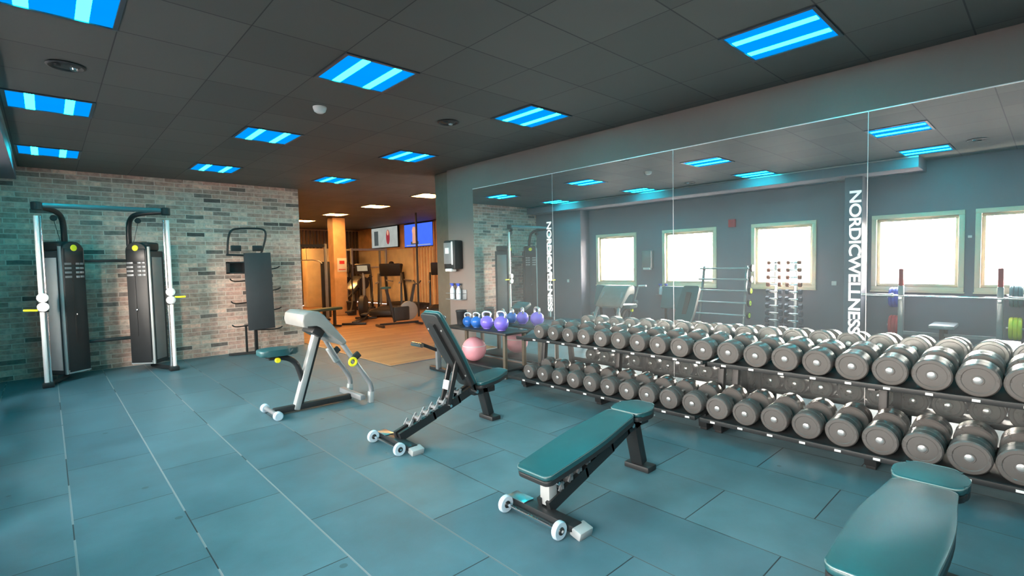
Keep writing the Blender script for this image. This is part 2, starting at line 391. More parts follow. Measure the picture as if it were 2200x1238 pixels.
# wall with windows, built as piers, sills and heads round the openings
wins = [(6.87, 8.07), (4.89, 6.17), (3.00, 4.17), (.95, 2.15), (-.37, .83)]
Z0, Z1 = .89, 2.17
ww = MB()
edges = sorted([a for w in wins for a in w]); ys = [YN]+edges+[YB]
for k in range(0, len(ys), 2):
    ww.box((XW-.15, (ys[k]+ys[k+1])/2, H/2), (.3, ys[k+1]-ys[k], H))
for a, b in wins:
    ww.box((XW-.15, (a+b)/2, Z0/2), (.3, b-a, Z0)); ww.box((XW-.15, (a+b)/2, (Z1+H)/2), (.3, b-a, H-Z1))
struct('wall_windows', ww, 'wall_window')
struct('wall_corner_box', MB().box(((XW-.60)/2, (8.31+YB)/2, H/2), (-.60-XW, YB-8.31, H), bev=.004), 'wall_window')
struct('wall_pilaster', MB().box(((XW-.50)/2, 2.325, H/2), (-.50-XW, .25, H), bev=.004), 'wall_window')
struct('trim_2', MB().box(((XW-.24)/2, (1.43+YB)/2, 2.91), (-.24-XW, YB-1.43, .18), bev=.004), 'wall_window')
struct('trim_3', MB().box((-.235, (1.43+YB)/2, 2.985), (.02, YB-1.43, .02)), 'steel')
for i, (a, b) in enumerate(wins):
    cy, w, hz = (a+b)/2, b-a, Z1-Z0
    fr = MB(); t = .07; xf = XW-.02
    for z in (Z0+t/2, Z1-t/2): fr.box((xf, cy, z), (.1, w, t), bev=.006)
    for y in (a+t/2, b-t/2): fr.box((xf, y, (Z0+Z1)/2), (.1, t, hz-2*t), bev=.006)
    fo = fr.build('window_%d' % (i+1), 'window_frame'); fo['kind'] = 'structure'
    sash = MB(); s_ = .045; xs = XW-.06
    for z in (Z0+t+s_/2, Z1-t-s_/2): sash.box((xs, cy, z), (.05, w-2*t, s_), bev=.005)
    for y in (a+t+s_/2, b-t-s_/2): sash.box((xs, y, (Z0+Z1)/2), (.05, s_, hz-2*t-2*s_), bev=.005)
    sash.build('window_sash', 'window_frame', fo)
    MB().box((xs, cy, (Z0+Z1)/2), (.006, w-2*t-2*s_, hz-2*t-2*s_)).build('window_pane', 'pane', fo, smooth=False)
    MB().box((XW+.015, cy, Z0-.012), (.07, w+.02, .022), bev=.005).build('window_sill', 'window_frame', fo)
# window film arc mark
MB().smooth_tube([(XW-.045, 1.38, 1.0), (XW-.045, 1.38, 1.18), (XW-.045, 1.26, 1.27), (XW-.045, 1.14, 1.18), (XW-.045, 1.14, 1.0)], .008, 6).build('window_handle_loop', 'steel', bpy.data.objects['window_4'])

# ------------------------------------------------------------------ mirrors
mys = [(5.98, 4.362), (4.358, 2.682), (2.678, 1.012), (1.008, -.66)]
mlab = ['tall wall mirror farthest down the wall, beside the hand towel dispenser', 'wall mirror behind the middle of the dumbbell rack, without lettering',
        'wall mirror with white lettering reflecting the third window', 'wall mirror at the near end reflecting the barbell rack']
def letters(parent, y, txt='NORDICWELLNESS'):
    cu = bpy.data.curves.new('lettering', 'FONT'); cu.body = txt; cu.size = .12; cu.extrude = .0008; cu.offset = .0028; cu.space_character = .95
    o = bpy.data.objects.new('lettering', cu); COL.objects.link(o); cu.materials.append(M['letters'])
    bpy.context.view_layer.update(); w, h = o.dimensions.x, o.dimensions.y
    sx, sy = 1.155/w, .083/h
    mw = Matrix(((0, 0, -1), (0, -1, 0), (-1, 0, 0))).to_4x4() @ Matrix.Diagonal((sx, sy, 1, 1))
    mw.translation = (XM-.0095, y, 2.024)
    o.matrix_world = mw
    dg = bpy.context.evaluated_depsgraph_get(); me = bpy.data.meshes.new_from_object(o.evaluated_get(dg))
    me.transform(o.matrix_world); me.materials.clear(); me.materials.append(M['letters'])
    bpy.data.objects.remove(o)
    lo = bpy.data.objects.new('lettering', me); COL.objects.link(lo); lo.parent = parent; lo['label'] = 'white vertical lettering'
    return lo
for i, (a, b) in enumerate(mys):
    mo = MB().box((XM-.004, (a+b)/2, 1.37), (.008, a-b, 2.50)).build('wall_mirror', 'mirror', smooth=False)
    tag(mo, mlab[i], 'mirror', 'wall mirrors')
    e = MB(); e.box((XM-.005, (a+b)/2, 2.622), (.012, a-b, .008)); e.box((XM-.005, b-.001, 1.37), (.009, .0035, 2.5))
    e.build('edge_strip', 'trim_white', mo)
    if i == 2: letters(mo, 1.128)
    if i == 0: letters(mo, 4.468)

# ------------------------------------------------------------------ ceiling lights
def make_light(name, label, group, dif, tube):
    t = thing(name, label, 'ceiling light', group=group)
    fr = MB(); w, d = .6, .595
    for y in (-d/2+.012, d/2-.012): fr.box((0, y, -.003), (w, .024, .012))
    for x in (-w/2+.012, w/2-.012): fr.box((x, 0, -.003), (.024, d-.05, .012))
    fr.build('frame', 'lamp_frame', t)
    MB().box((0, 0, -.001), (w-.05, d-.05, .004)).build('diffuser', dif, t, smooth=False)
    for x in (-.13, .13):
        MB().box((x, 0, -.0055), (.064, d-.07, .005), bev=.002).build('tube', tube, t)
    return t
first = None
xs_, ys_ = [.10, 1.92, 3.75], [-1.1, 1.3, 3.7, 6.1, 8.5]
colname = ['the window wall', 'the middle of the room', 'the mirror wall']
rowname = ['behind the photographer', 'nearest the camera', 'second from the camera', 'third from the camera', 'closest to the brick wall']
for i, x in enumerate(xs_):
    for j, y in enumerate(ys_):
        lab = 'blue ceiling light over %s, %s' % (colname[i], rowname[j])
        if first is None: o = first = make_light('ceiling_light', lab, 'blue ceiling lights', 'diffuser', 'tube')
        else: o = copy_tree(first); o['label'] = lab
        o.location = (x, y, 3.0)
wfirst = None
for k, y in enumerate((9.3, 11.7, 14.1, 16.5, 18.6)):
    for xx in (6.19,):
        lab = 'warm orange ceiling light %s, %s' % ('over the corridor of the far room' if xx < 8 else 'above the cardio machines', ['first from the doorway', 'second from the doorway', 'just before the pillar', 'behind the pillar', 'at the far end wall'][k])
        if wfirst is None: o = wfirst = make_light('ceiling_light', lab, 'warm ceiling lights', 'warm_diffuser', 'warm_tube')
        else: o = copy_tree(wfirst); o['label'] = lab
        o.location = (xx, y, 3.0)
# left half of far room
for k, (xx, y) in enumerate(((3.7, 13.2), (3.7, 16.6))):
    o = copy_tree(wfirst); o['label'] = 'warm orange ceiling light behind the brick wall, %s of two' % ('nearer' if k == 0 else 'farther'); o.location = (xx, y, 3.0)
d = MB().lathe([(.0, -.055), (.03, -.055), (.05, -.042), (.062, -.012), (.062, 0)], (1.96, 4.72, H)).build('smoke_detector', 'white_plastic'); tag(d, 'round white smoke detector on the dark ceiling', 'smoke detector')
def speaker(x, y, lab):
    t = thing('ceiling_speaker', lab, 'speaker', (x, y, H), group='round ceiling speakers')
    MB().lathe([(.10, 0), (.115, -.008), (.10, -.014), (.085, -.008), (.08, -.002)]).build('ring', 'black_satin', t)
    MB().lathe([(.0, -.006), (.05, -.01), (.08, -.004)]).build('cone', 'black_metal', t)
    MB().lathe([(.0, -.024), (.02, -.022), (.026, -.010)], (.045, .02, 0)).build('spotlight', 'chrome', t)
    MB().lathe([(.0, -.024), (.02, -.022), (.026, -.010)], (-.05, -.02, 0)).build('grille_cap', 'black_metal', t)
speaker(.18, 4.9, 'round black ceiling speaker between the blue lights by the window wall')
speaker(3.19, 4.38, 'round dark ceiling speaker near the top of the mirror wall')
speaker(.42, .73, 'round ceiling speaker seen in the mirror near the camera')

# ------------------------------------------------------------------ weight benches
def pad_outline(L, w, taper0=.0, taper1=.0, r=.05, n=4):
    """plan outline along +x, width w, ends narrowed by taper"""
    sm = lambda t: max(0., min(1., t))**2*(3-2*max(0., min(1., t)))
    def half(t):
        return w/2-taper0*(1-sm(t/.45))-taper1*sm((t-.5)/.5)
    up = []
    for k in range(n+1):            # far end corner
        a = PI/2*k/n; up.append((L-r+r*math.cos(a), half(1)-r+r*math.sin(a)))
    for k in range(1, 12):
        x = L-r-(L-2*r)*k/12; up.append((x, half(x/L)))
    for k in range(n+1):
        a = PI/2+PI/2*k/n; up.append((r+r*math.cos(a), half(0)-r+r*math.sin(a)))
    return up+[(x, -y) for x, y in reversed(up)]
def bench(label, loc, hinge, back_end, seat_end, raised):
    """x runs from the wheels to the leg. hinge, ends: (x,z) of the pad tops."""
    t = thing('weight_bench', label, 'bench', loc)
    MB().box((.10, 0, .045), (.08, .52, .04), bev=.006).build('base_bar', 'black_metal', t)
    MB().box((.10, .19, .068), (.085, .15, .006), bev=.002).build('step_plate', 'steel', t)
    cp_ = MB(); cp_.box((.105, .268, .03), (.09, .03, .06), bev=.008); cp_.build('end_cap', 'black_satin', t)
    cp_ = MB(); cp_.box((.115, -.275, .028), (.11, .075, .05), rot=(.25, 0, 0), bev=.008); cp_.build('end_cap', 'light_paint', t)
    MB().tube([(.0, -.24, .052), (.0, .24, .052)], .009, 8).build('axle', 'chrome', t)
    for s in (-1, 1):
        wh = MB().lathe([(.022, -.016), (.046, -.016), (.052, -.008), (.052, .008), (.046, .016), (.022, .016)], (0, s*.215, .052), 'y', 24).build('wheel', 'wheel', t)
        MB().lathe([(0, -.02), (.02, -.02), (.024, -.012), (.024, .012), (.02, .02), (0, .02)], (0, s*.215, .052), 'y', 16).build('hub', 'black_metal', wh)
    bm_ = MB(); path = [(.12, .075), (.45, .185), (.72, .275), (.90, .345), (1.04, .375)]
    for s in (-.035, .035):
        for a, b in zip(path, path[1:]): bm_.bar((a[0]-.01, s, a[1]), (b[0]+.01, s, b[1]), .03, .07)
    bm_.build('main_beam', 'black_metal', t)
    MB().bar((.3, .0, .16), (.66, .0, .275), .038, .02).build('rail', 'silver_paint', t)
    lad = MB()
    for k in range(7):
        x = .22+k*.085; z = .075+(x-.12)*.333+.055
        lad.bar((x, -.05, z), (x, .05, z), .022, .022); lad.bar((x-.02, -.04, z-.02), (x+.015, -.04, z+.03), .01, .02); lad.bar((x-.02, .04, z-.02), (x+.015, .04, z+.03), .01, .02)
    lad.build('ladder', 'silver_paint', t)
    leg = MB(); leg.bar((1.0, 0, .40), (1.10, 0, .05), .10, .07, bev=.01); leg.build('leg', 'black_metal', t)
    MB().box((1.115, 0, .02), (.11, .20, .04), bev=.008).build('foot', 'black_satin', t)
    MB().bar((1.045, 0, .36), (1.125, 0, .10), .05, .008).build('leg_plate', 'light_paint', t)
    # hinge bracket under the seat
    MB().box((hinge[0]+.12, 0, hinge[1]-.10), (.26, .10, .06), bev=.01).build('hinge_bracket', 'black_metal', t)
    MB().tube([(hinge[0], -.09, hinge[1]-.085), (hinge[0], .09, hinge[1]-.085)], .016, 12).build('hinge_pin', 'chrome', t)
    # pads
    def pad(name, a, b, w, t0, t1):
        a3 = Vector((a[0], 0, a[1])); b3 = Vector((b[0], 0, b[1])); dx = (b3-a3); L = dx.length; dx.normalize(); yy = Vector((0, 1, 0)); zz = dx.cross(yy)
        if zz.z < 0 or (abs(zz.z) < .2 and zz.x < 0): pass
        m = Matrix(((dx.x, yy.x, zz.x), (dx.y, yy.y, zz.y), (dx.z, yy.z, zz.z))).to_4x4(); m.translation = a3
        p = MB().prism(pad_outline(L, w, t0, t1, .04), -.034, 0, .014, m).build(name, 'vinyl', t)  # top layer only: teal lamp light in its colour, black layer below
        ol = pad_outline(L, w, t0, t1, .04); ring = [m @ Vector((x*.994+L*.003, y*.985, -.005)) for x, y in ol]; ring.append(ring[0]); ring.append(ring[1])
        MB().tube(ring, .0035, 6, caps=False).build('piping', 'piping', p)  # thin pale tube added as the rim's highlight
        fr = MB().prism([(L*.12, -.045), (L*.88, -.045), (L*.88, .045), (L*.12, .045)], -.092, -.066, 0, m).build('pad_frame', 'black_metal', p)
        MB().prism([(x*.996+L*.002, y*.99) for x, y in ol], -.064, -.0335, .006, m).build('back_board', 'black_satin', p)
        bt = MB()
        for q in (.2, .82):
            for sy in (-.10, .10): bt.lathe([(0, -.0745), (.009, -.0745), (.009, -.067)], (L*q, sy, 0), 'z', 8)
        bmesh.ops.transform(bt.bm, matrix=m, verts=bt.bm.verts); bt.build('bolt_heads', 'chrome_cap', p)
        return p, m, L
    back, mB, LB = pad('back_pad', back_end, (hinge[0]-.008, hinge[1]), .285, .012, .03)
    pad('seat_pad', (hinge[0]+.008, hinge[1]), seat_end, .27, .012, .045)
    # support strut
    if raised:
        p0, p1 = (.60, .245), (.715, .665)
        st = MB()
        for s in (-.05, .05): st.bar((p0[0], s, p0[1]), (p1[0], s, p1[1]), .022, .045, bev=.004)
        st.build('strut', 'black_metal', t)
        MB().bar((.605, 0, .38), (.625, 0, .46), .085, .012).build('strut_plate', 'silver_paint', t)
        MB().tube([(p0[0], -.09, p0[1]), (p0[0], .09, p0[1])], .013, 10).build('strut_pin', 'chrome', t)
        MB().tube([(p1[0]+.0, -.09, p1[1]), (p1[0]+.0, .09, p1[1])], .013, 10).build('strut_pin', 'chrome', t)
        ch = MB().bar((.56, 0, 1.00), (.80, 0, .50), .07, .03); ch.build('back_channel', 'black_satin', t)
    else:
        zt = back_end[1]+(hinge[1]-back_end[1])*.1-.075
        MB().box((.15, 0, (.08+zt)/2), (.07, .075, zt-.07), bev=.006).build('strut_plate', 'light_paint', t)
        MB().tube([(.125, -.11, zt-.015), (.125, .11, zt-.015)], .011, 10).build('strut_pin', 'chrome', t)
        st = MB()
        for s in (-.05, .05): st.bar((.15, s, zt), (.6, s, zt+.06 if zt+.06 < .34 else .34), .022, .035)
        st.build('strut', 'black_metal', t)
    return t
bench('black weight bench with its backrest raised steeply, beside the kettlebells', (1.97, 3.69, 0), (.90, .40), (.49, 1.10), (1.30, .46), True)
bench('black weight bench lying nearly flat in the middle of the mats', (1.96, 2.0, 0), (.905, .465), (.0, .31), (1.185, .475), False)
bench('black weight bench closest to the camera, pad level, by the heaviest dumbbells', (1.80, .355, 0), (.915, .52), (-.03, .52), (1.19, .52), False)

# ------------------------------------------------------------------ preacher curl bench
def preacher():
    t = thing('preacher_bench', 'arm curl bench with a thick grey slanted pad and yellow knobs', 'bench', (1.60, 5.35, 0))
    L = lambda x, z, y=0: (x-1.60, y, z)
    MB().bar(L(1.62, .045), L(2.44, .045), .07, .06, bev=.008).build('base_beam', 'black_satin', t)
    MB().tube([L(1.60, .05, -.19), L(1.60, .05, .19)], .022, 12).build('front_bar', 'silver_paint', t)
    for s in (-1, 1):
        MB().lathe([(0, -.03), (.035, -.03), (.045, -.018), (.045, .018), (.035, .03), (0, .03)], L(1.60, .045, s*.2), 'y', 20).build('wheel', 'wheel', t)
    MB().bar(L(2.46, .07, -.27), L(2.46, .07, .27), .06, .055, bev=.008).build('rear_bar', 'silver_paint', t)
    MB().bar(L(1.84, .02), L(2.10, .86), .085, .06, bev=.01).build('post', 'light_paint', t)
    MB().bar(L(1.86, .02), L(2.12, .84), .05, .07, bev=.004).build('post_core', 'black_metal', t)
    for s in (-1, 1):
        y = s*.26
        MB().smooth_tube([L(2.12, .93, s*.20), L(2.26, .70, s*.22), L(2.42, .42, y), L(2.52, .27, y), L(2.57, .17, y), L(2.55, .0, y)], .027, 12, 2).build('side_tube', 'silver_paint', t)
        MB().bar(L(2.55, .0, y), L(2.56, .12, y), .06, .05, bev=.006).build('foot', 'light_paint', t)
        h = MB().bar(L(2.36, .50, y), L(2.44, .56, y), .04, .07, bev=.01); h.build('bar_rest', 'black_satin', t)
        if s > 0: MB().bar(L(2.32, .575, y), L(2.41, .41, y), .062, .062, bev=.006).build('sleeve', 'light_paint', t)
    ring = [(L(2.345, .485, -.30)[0]+.038*math.cos(a), -.30, .485+.038*math.sin(a)) for a in [2*PI*k/20 for k in range(22)]]
    MB().tube(ring, .014, 8, caps=False).build('knob_ring', 'yellow', t)
    # arm pad: thick rolled front edge, sloping back
    prof = [(1.86, .90), (1.845, .96), (1.86, 1.025), (1.91, 1.055), (2.02, 1.045), (2.075, 1.005), (2.30, .715), (2.30, .69), (2.265, .665), (2.24, .675), (2.05, .895), (1.99, .925), (1.90, .885)]
    poly = [(x-1.60, z) for x, z in prof]
    b = MB(); b.prism(poly, -.27, .27, .02, Matrix(((1, 0, 0, 0), (0, 0, -1, 0), (0, 1, 0, 0), (0, 0, 0, 1))))
    b.build('arm_pad', 'vinyl_grey', t)
    MB().box(L(2.06, .83), (.12, .30, .10), rot=(0, .6, 0), bev=.01).build('pad_bracket', 'black_metal', t)
    MB().smooth_tube([L(1.93, .28), L(1.90, .40), L(1.86, .52), L(1.76, .585), L(1.60, .60)], .03, 10, 2).build('seat_arm', 'black_metal', t)
    m = Matrix.Translation(L(1.50, .64)) 
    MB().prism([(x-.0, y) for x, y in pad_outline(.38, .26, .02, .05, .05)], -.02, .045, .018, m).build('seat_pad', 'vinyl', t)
    MB().tube([L(1.60, .595), L(1.60, .65)], .035, 12).build('seat_mount', 'black_metal', t)
    MB().lathe([(0, -.02), (.022, -.02), (.028, -.01), (.028, .01), (.022, .02), (0, .02)], L(1.66, .575, -.075), 'y', 14).build('seat_knob', 'yellow', t)
    MB().tube([L(1.66, .575, -.06), L(1.66, .585, 0)], .008, 8).build('knob_stem', 'chrome', t)
preacher()

# ------------------------------------------------------------------ dumbbell racks and dumbbells
TILT = math.radians(5)
def rack(y0, y1, frames, label):
    t = thing('dumbbell_rack', label, 'rack', (4.3, (y0+y1)/2, 0), group='black dumbbell racks'); cy = (y0+y1)/2; W = y1-y0
    for nm, xf, zf, w in (('bottom_shelf', 3.93, .150, .54), ('top_shelf', 4.07, .598, .54)):
        sh = MB()
        m = Matrix.Translation((xf-4.3, 0, zf)) @ Matrix.Rotation(-TILT, 4, 'Y')
        b = sh.box((w/2, 0, 0), (w, W, .012), bev=.003); 
        b.box((.006, 0, .012), (.016, W, .036), bev=.004); b.box((w-.006, 0, .02), (.012, W, .045), bev=.003)
        bmesh.ops.transform(sh.bm, matrix=m, verts=sh.bm.verts)
        s = sh.build(nm, 'black_satin', t)
    for y in frames:
        yy = y-cy
        f = MB(); f.bar((4.16-4.3, yy, .027), (4.70-4.3, yy, .035), .06, .05, bev=.006)
        f.build('foot', 'black_metal', t)
        MB().bar((4.17-4.3, yy, .03), (4.15-4.3, yy, .16), .075, .05, bev=.008).build('front_post', 'black_metal', t)
        MB().bar((4.485-4.3, yy, .05), (4.55-4.3, yy, .632), .055, .06, bev=.006).build('upright', 'black_satin', t)
        MB().bar((4.15-4.3, yy, .125), (4.47-4.3, yy, .16), .04, .03).build('bracket', 'black_metal', t)
        MB().bar((4.53-4.3, yy, .52), (4.15-4.3, yy, .578), .04, .03).build('bracket', 'black_metal', t)
    return t
rA = rack(2.02, 4.34, (4.31, 3.20, 2.06), 'black two-tier dumbbell rack nearer the kettlebells, holding the lighter dumbbells')
rB = rack(-.36, 1.98, (1.93, .84, -.30), 'black two-tier dumbbell rack at the heavy end, near the closest bench')
_db = {}
def db_meshes(r):
    k = round(r/.003)
    if k in _db: return _db[k]
    r = k*.003; hl = .115+.03*(r-.08)/.03; out = {}
    def me(mb, name, m):
        o = mb.build(name, m); d_ = o.data; bpy.data.objects.remove(o); return d_
    half = .205
    prof = [(0, .0), (r*.28, .0), (r*.30, .004), (r*.72, .004), (r*.76, .0), (r*.93, .0), (r, .009), (r, hl*.48), (r*.975, hl*.5), (r, hl*.52), (r, hl-.01), (r*.9, hl), (0, hl)]
    out['headF'] = me(MB().lathe([(a, -half+b) for a, b in prof], axis='x', n=32), 'head', 'dumb_rubber')
    out['headB'] = me(MB().lathe([(a, half-b) for a, b in prof], axis='x', n=32), 'head', 'dumb_rubber')
    c = .017+.007*(r-.08)/.03
    cp = [(0, -.005), (c*.7, -.005), (c, -.001), (c, .003)]
    out['capF'] = me(MB().lathe([(a, -half+b) for a, b in cp], axis='x', n=18), 'end_cap', 'chrome_cap')
    out['capB'] = me(MB().lathe([(a, half-b) for a, b in cp], axis='x', n=18), 'end_cap', 'chrome_cap')
    out['handle'] = me(MB().lathe([(.014, -half+hl-.005), (.014, -.05), (.0165, -.02), (.0165, .02), (.014, .05), (.014, half-hl+.005)], axis='x', n=14), 'handle', 'steel')
    _db[k] = out; return out
def ordinal(n):
    return ['first', 'second', 'third', 'fourth', 'fifth', 'sixth', 'seventh', 'eighth', 'ninth', 'tenth', 'eleventh', 'twelfth', 'thirteenth', 'fourteenth', 'fifteenth', 'sixteenth', 'seventeenth', 'eighteenth', 'nineteenth', 'twentieth'][n]
def dumbbell(x, y, z, r, label, group):
    me = db_meshes(r)
    t = thing('dumbbell', label, 'dumbbell', (x, y, z), group=group); t.rotation_euler = (0, -TILT, 0)
    def ch(key, name, p):
        o = bpy.data.objects.new(name, me[key]); COL.objects.link(o); o.parent = p; return o
    h1 = ch('headF', 'head', t); h2 = ch('headB', 'head', t); ch('handle', 'handle', t)
    ch('capF', 'end_cap', h1); ch('capB', 'end_cap', h2)
for tier, xf, zf, ya, dy in (('top', 4.07, .598, 4.035, .2197), ('bottom', 3.93, .150, 4.075, .2209)):
    for k in range(20):
        y = ya-dy*k; r = .083+.024*(k/18)**1.1
        r = round(r/.003)*.003
        r = min(r, .108)
        # lies on the tilted shelf: centre .255 in from the lip
        s_ = .285; x = xf+s_*math.cos(TILT)-(r+.008)*math.sin(TILT); z = zf+s_*math.sin(TILT)+(r+.0075)*math.cos(TILT)
        lab = 'round grey rubber dumbbell on the %s tier, %s from the kettlebell end' % (tier, ordinal(k))
        dumbbell(x, y, z, r, lab, 'dumbbells on the %s tier' % tier)
# number stickers stuck on the shelf lips
st_first = None
for tier, xf, zf, ya, dy, rk in (('top', 4.07, .598, 4.035, .2197, None), ('bottom', 3.93, .150, 4.075, .2209, None)):
    for k in range(20):
        y = ya-dy*k; par = rA if y > 2.0 else rB
        o = MB().box((0, 0, 0), (.004, .038, .015)).build('number_tag', 'white_plastic', par)
        o.location = (xf-.0065-4.3, y-par.location.y, zf+.012)

# ------------------------------------------------------------------ kettlebells on their rack
kr = thing('kettlebell_rack', 'low black two-shelf rack carrying four kettlebells', 'rack', (4.45, 5.4, 0))
MB().box((0, 0, .585), (.42, 1.36, .03), bev=.006).build('top_shelf', 'black_satin', kr)
MB().box((0, 0, .115), (.42, 1.36, .03), bev=.006).build('bottom_shelf', 'black_satin', kr)
for y in (-.62, .62):
    for x in (-.17, .17):
        MB().bar((x, y, 0), (x, y, .575), .045, .045, bev=.005).build('post', 'jamb_brown', kr)
def kettlebell(y, r, m, label):
    t = thing('kettlebell', label, 'kettlebell', (4.43, y, .6005), rz=random.uniform(-.3, .3)+.5, group='kettlebells on the low rack')
    prof = [(0, 0), (r*.55, 0)]+[(r*math.cos(a), r*.93+r*math.sin(a)) for a in [-1.0+.2*k for k in range(12)] if r*.93+r*math.sin(a) > .002]+[(0, r*1.93)]
    MB().lathe(prof, n=28).build('body', m, t)
    h = r*1.55; w = r*.62
    MB().smooth_tube([(0, -w*.85, h), (0, -w*1.1, h+r*.55), (0, -w*.8, h+r*.98), (0, w*.8, h+r*.98), (0, w*1.1, h+r*.55), (0, w*.85, h)], r*.155, 12, 2).build('handle', 'chrome_cap', t)
kettlebell(5.74, .075, 'kb_blue', 'small blue kettlebell closest to the black bin')
kettlebell(5.54, .081, 'kb_blue', 'blue kettlebell next to the purple ones')
kettlebell(5.31, .092, 'kb_purple', 'purple kettlebell between the blue and the biggest purple one')
kettlebell(5.01, .100, 'kb_purple', 'biggest purple kettlebell, at the dumbbell end of its rack')
b = thing('waste_bin', 'small black bin standing on the kettlebell rack', 'bin', (4.5, 5.98, .6005))
MB().lathe([(0, 0), (.06, 0), (.068, .02), (.08, .20), (.084, .205), (.084, .215), (.074, .215), (.064, .03), (0, .03)], n=24).build('body', 'rubber_black', b)
MB().lathe([(.086, .19), (.09, .2), (.086, .21)], n=24).build('rim', 'black_satin', b)
g = thing('exercise_ball', 'pink ball on the bottom shelf under the kettlebells', 'ball', (4.36, 5.52, .132))
MB().lathe([(.17*math.sin(a), .17-.17*math.cos(a)) for a in [PI*k/20 for k in range(21)]], n=32).build('body', 'pink', g)
ring = [(.171*math.cos(a)*.94, .171*math.sin(a)*.94, .17+.05) for a in [2*PI*k/32 for k in range(34)]]
MB().tube(ring, .005, 6, caps=False).build('ridge', 'white_plastic', g)

# ------------------------------------------------------------------ wall dispenser, shelf, bottles
dp = thing('towel_dispenser', 'black and white paper towel dispenser on the grey wall', 'dispenser', (XM, 6.42, 1.42))
MB().box((-.08, 0, .225), (.16, .30, .45), bev=.025).build('housing', 'black_satin', dp)
MB().box((-.164, .03, .25), (.008, .20, .33), bev=.003).build('front_panel', 'silver_paint', dp)
MB().box((-.166, -.09, .25), (.012, .035, .36), bev=.004).build('side_strip', 'white_plastic', dp)
MB().box((-.170, .04, .29), (.004, .10, .09), bev=.001).build('emblem', 'white_plastic', dp)
MB().box((-.12, .02, -.012), (.10, .16, .045), bev=.008).build('paper_sheet', 'white_plastic', dp)
sh = thing('bottle_holder', 'grey wire holder under the paper towel dispenser', 'holder', (XM, 6.40, .94))
MB().box((-.06, 0, .005), (.12, .40, .01), bev=.003).build('tray', 'silver_paint', sh)
MB().tube([(-.01, -.19, .1), (-.118, -.19, .1), (-.118, .19, .1), (-.01, .19, .1)], .004, 6).build('rail', 'silver_paint', sh)
MB().box((-.004, 0, .08), (.008, .40, .15), bev=.002).build('back_plate', 'silver_paint', sh)
def bottle(x, y, z, label, parent_group):
    t = thing('spray_bottle', label, 'bottle', (x, y, z), group=parent_group)
    MB().lathe([(0, 0), (.034, 0), (.038, .01), (.038, .13), (.03, .165), (.014, .19), (.014, .205), (0, .205)], n=18).build('body', 'bottle_white', t)
    hd = MB(); hd.box((0, 0, .225), (.03, .05, .045), bev=.008); hd.box((0, .035, .235), (.018, .05, .02), bev=.005); hd.box((0, .03, .205), (.01, .012, .05), bev=.003)
    hd.build('trigger_head', 'blue', t)
bottle(XM-.06, 6.49, .9505, 'white spray bottle with blue trigger under the dispenser, closer to the doorway', 'spray bottles in the holder')
bottle(XM-.06, 6.33, .9505, 'white spray bottle with blue trigger under the dispenser, closer to the mirror', 'spray bottles in the holder')

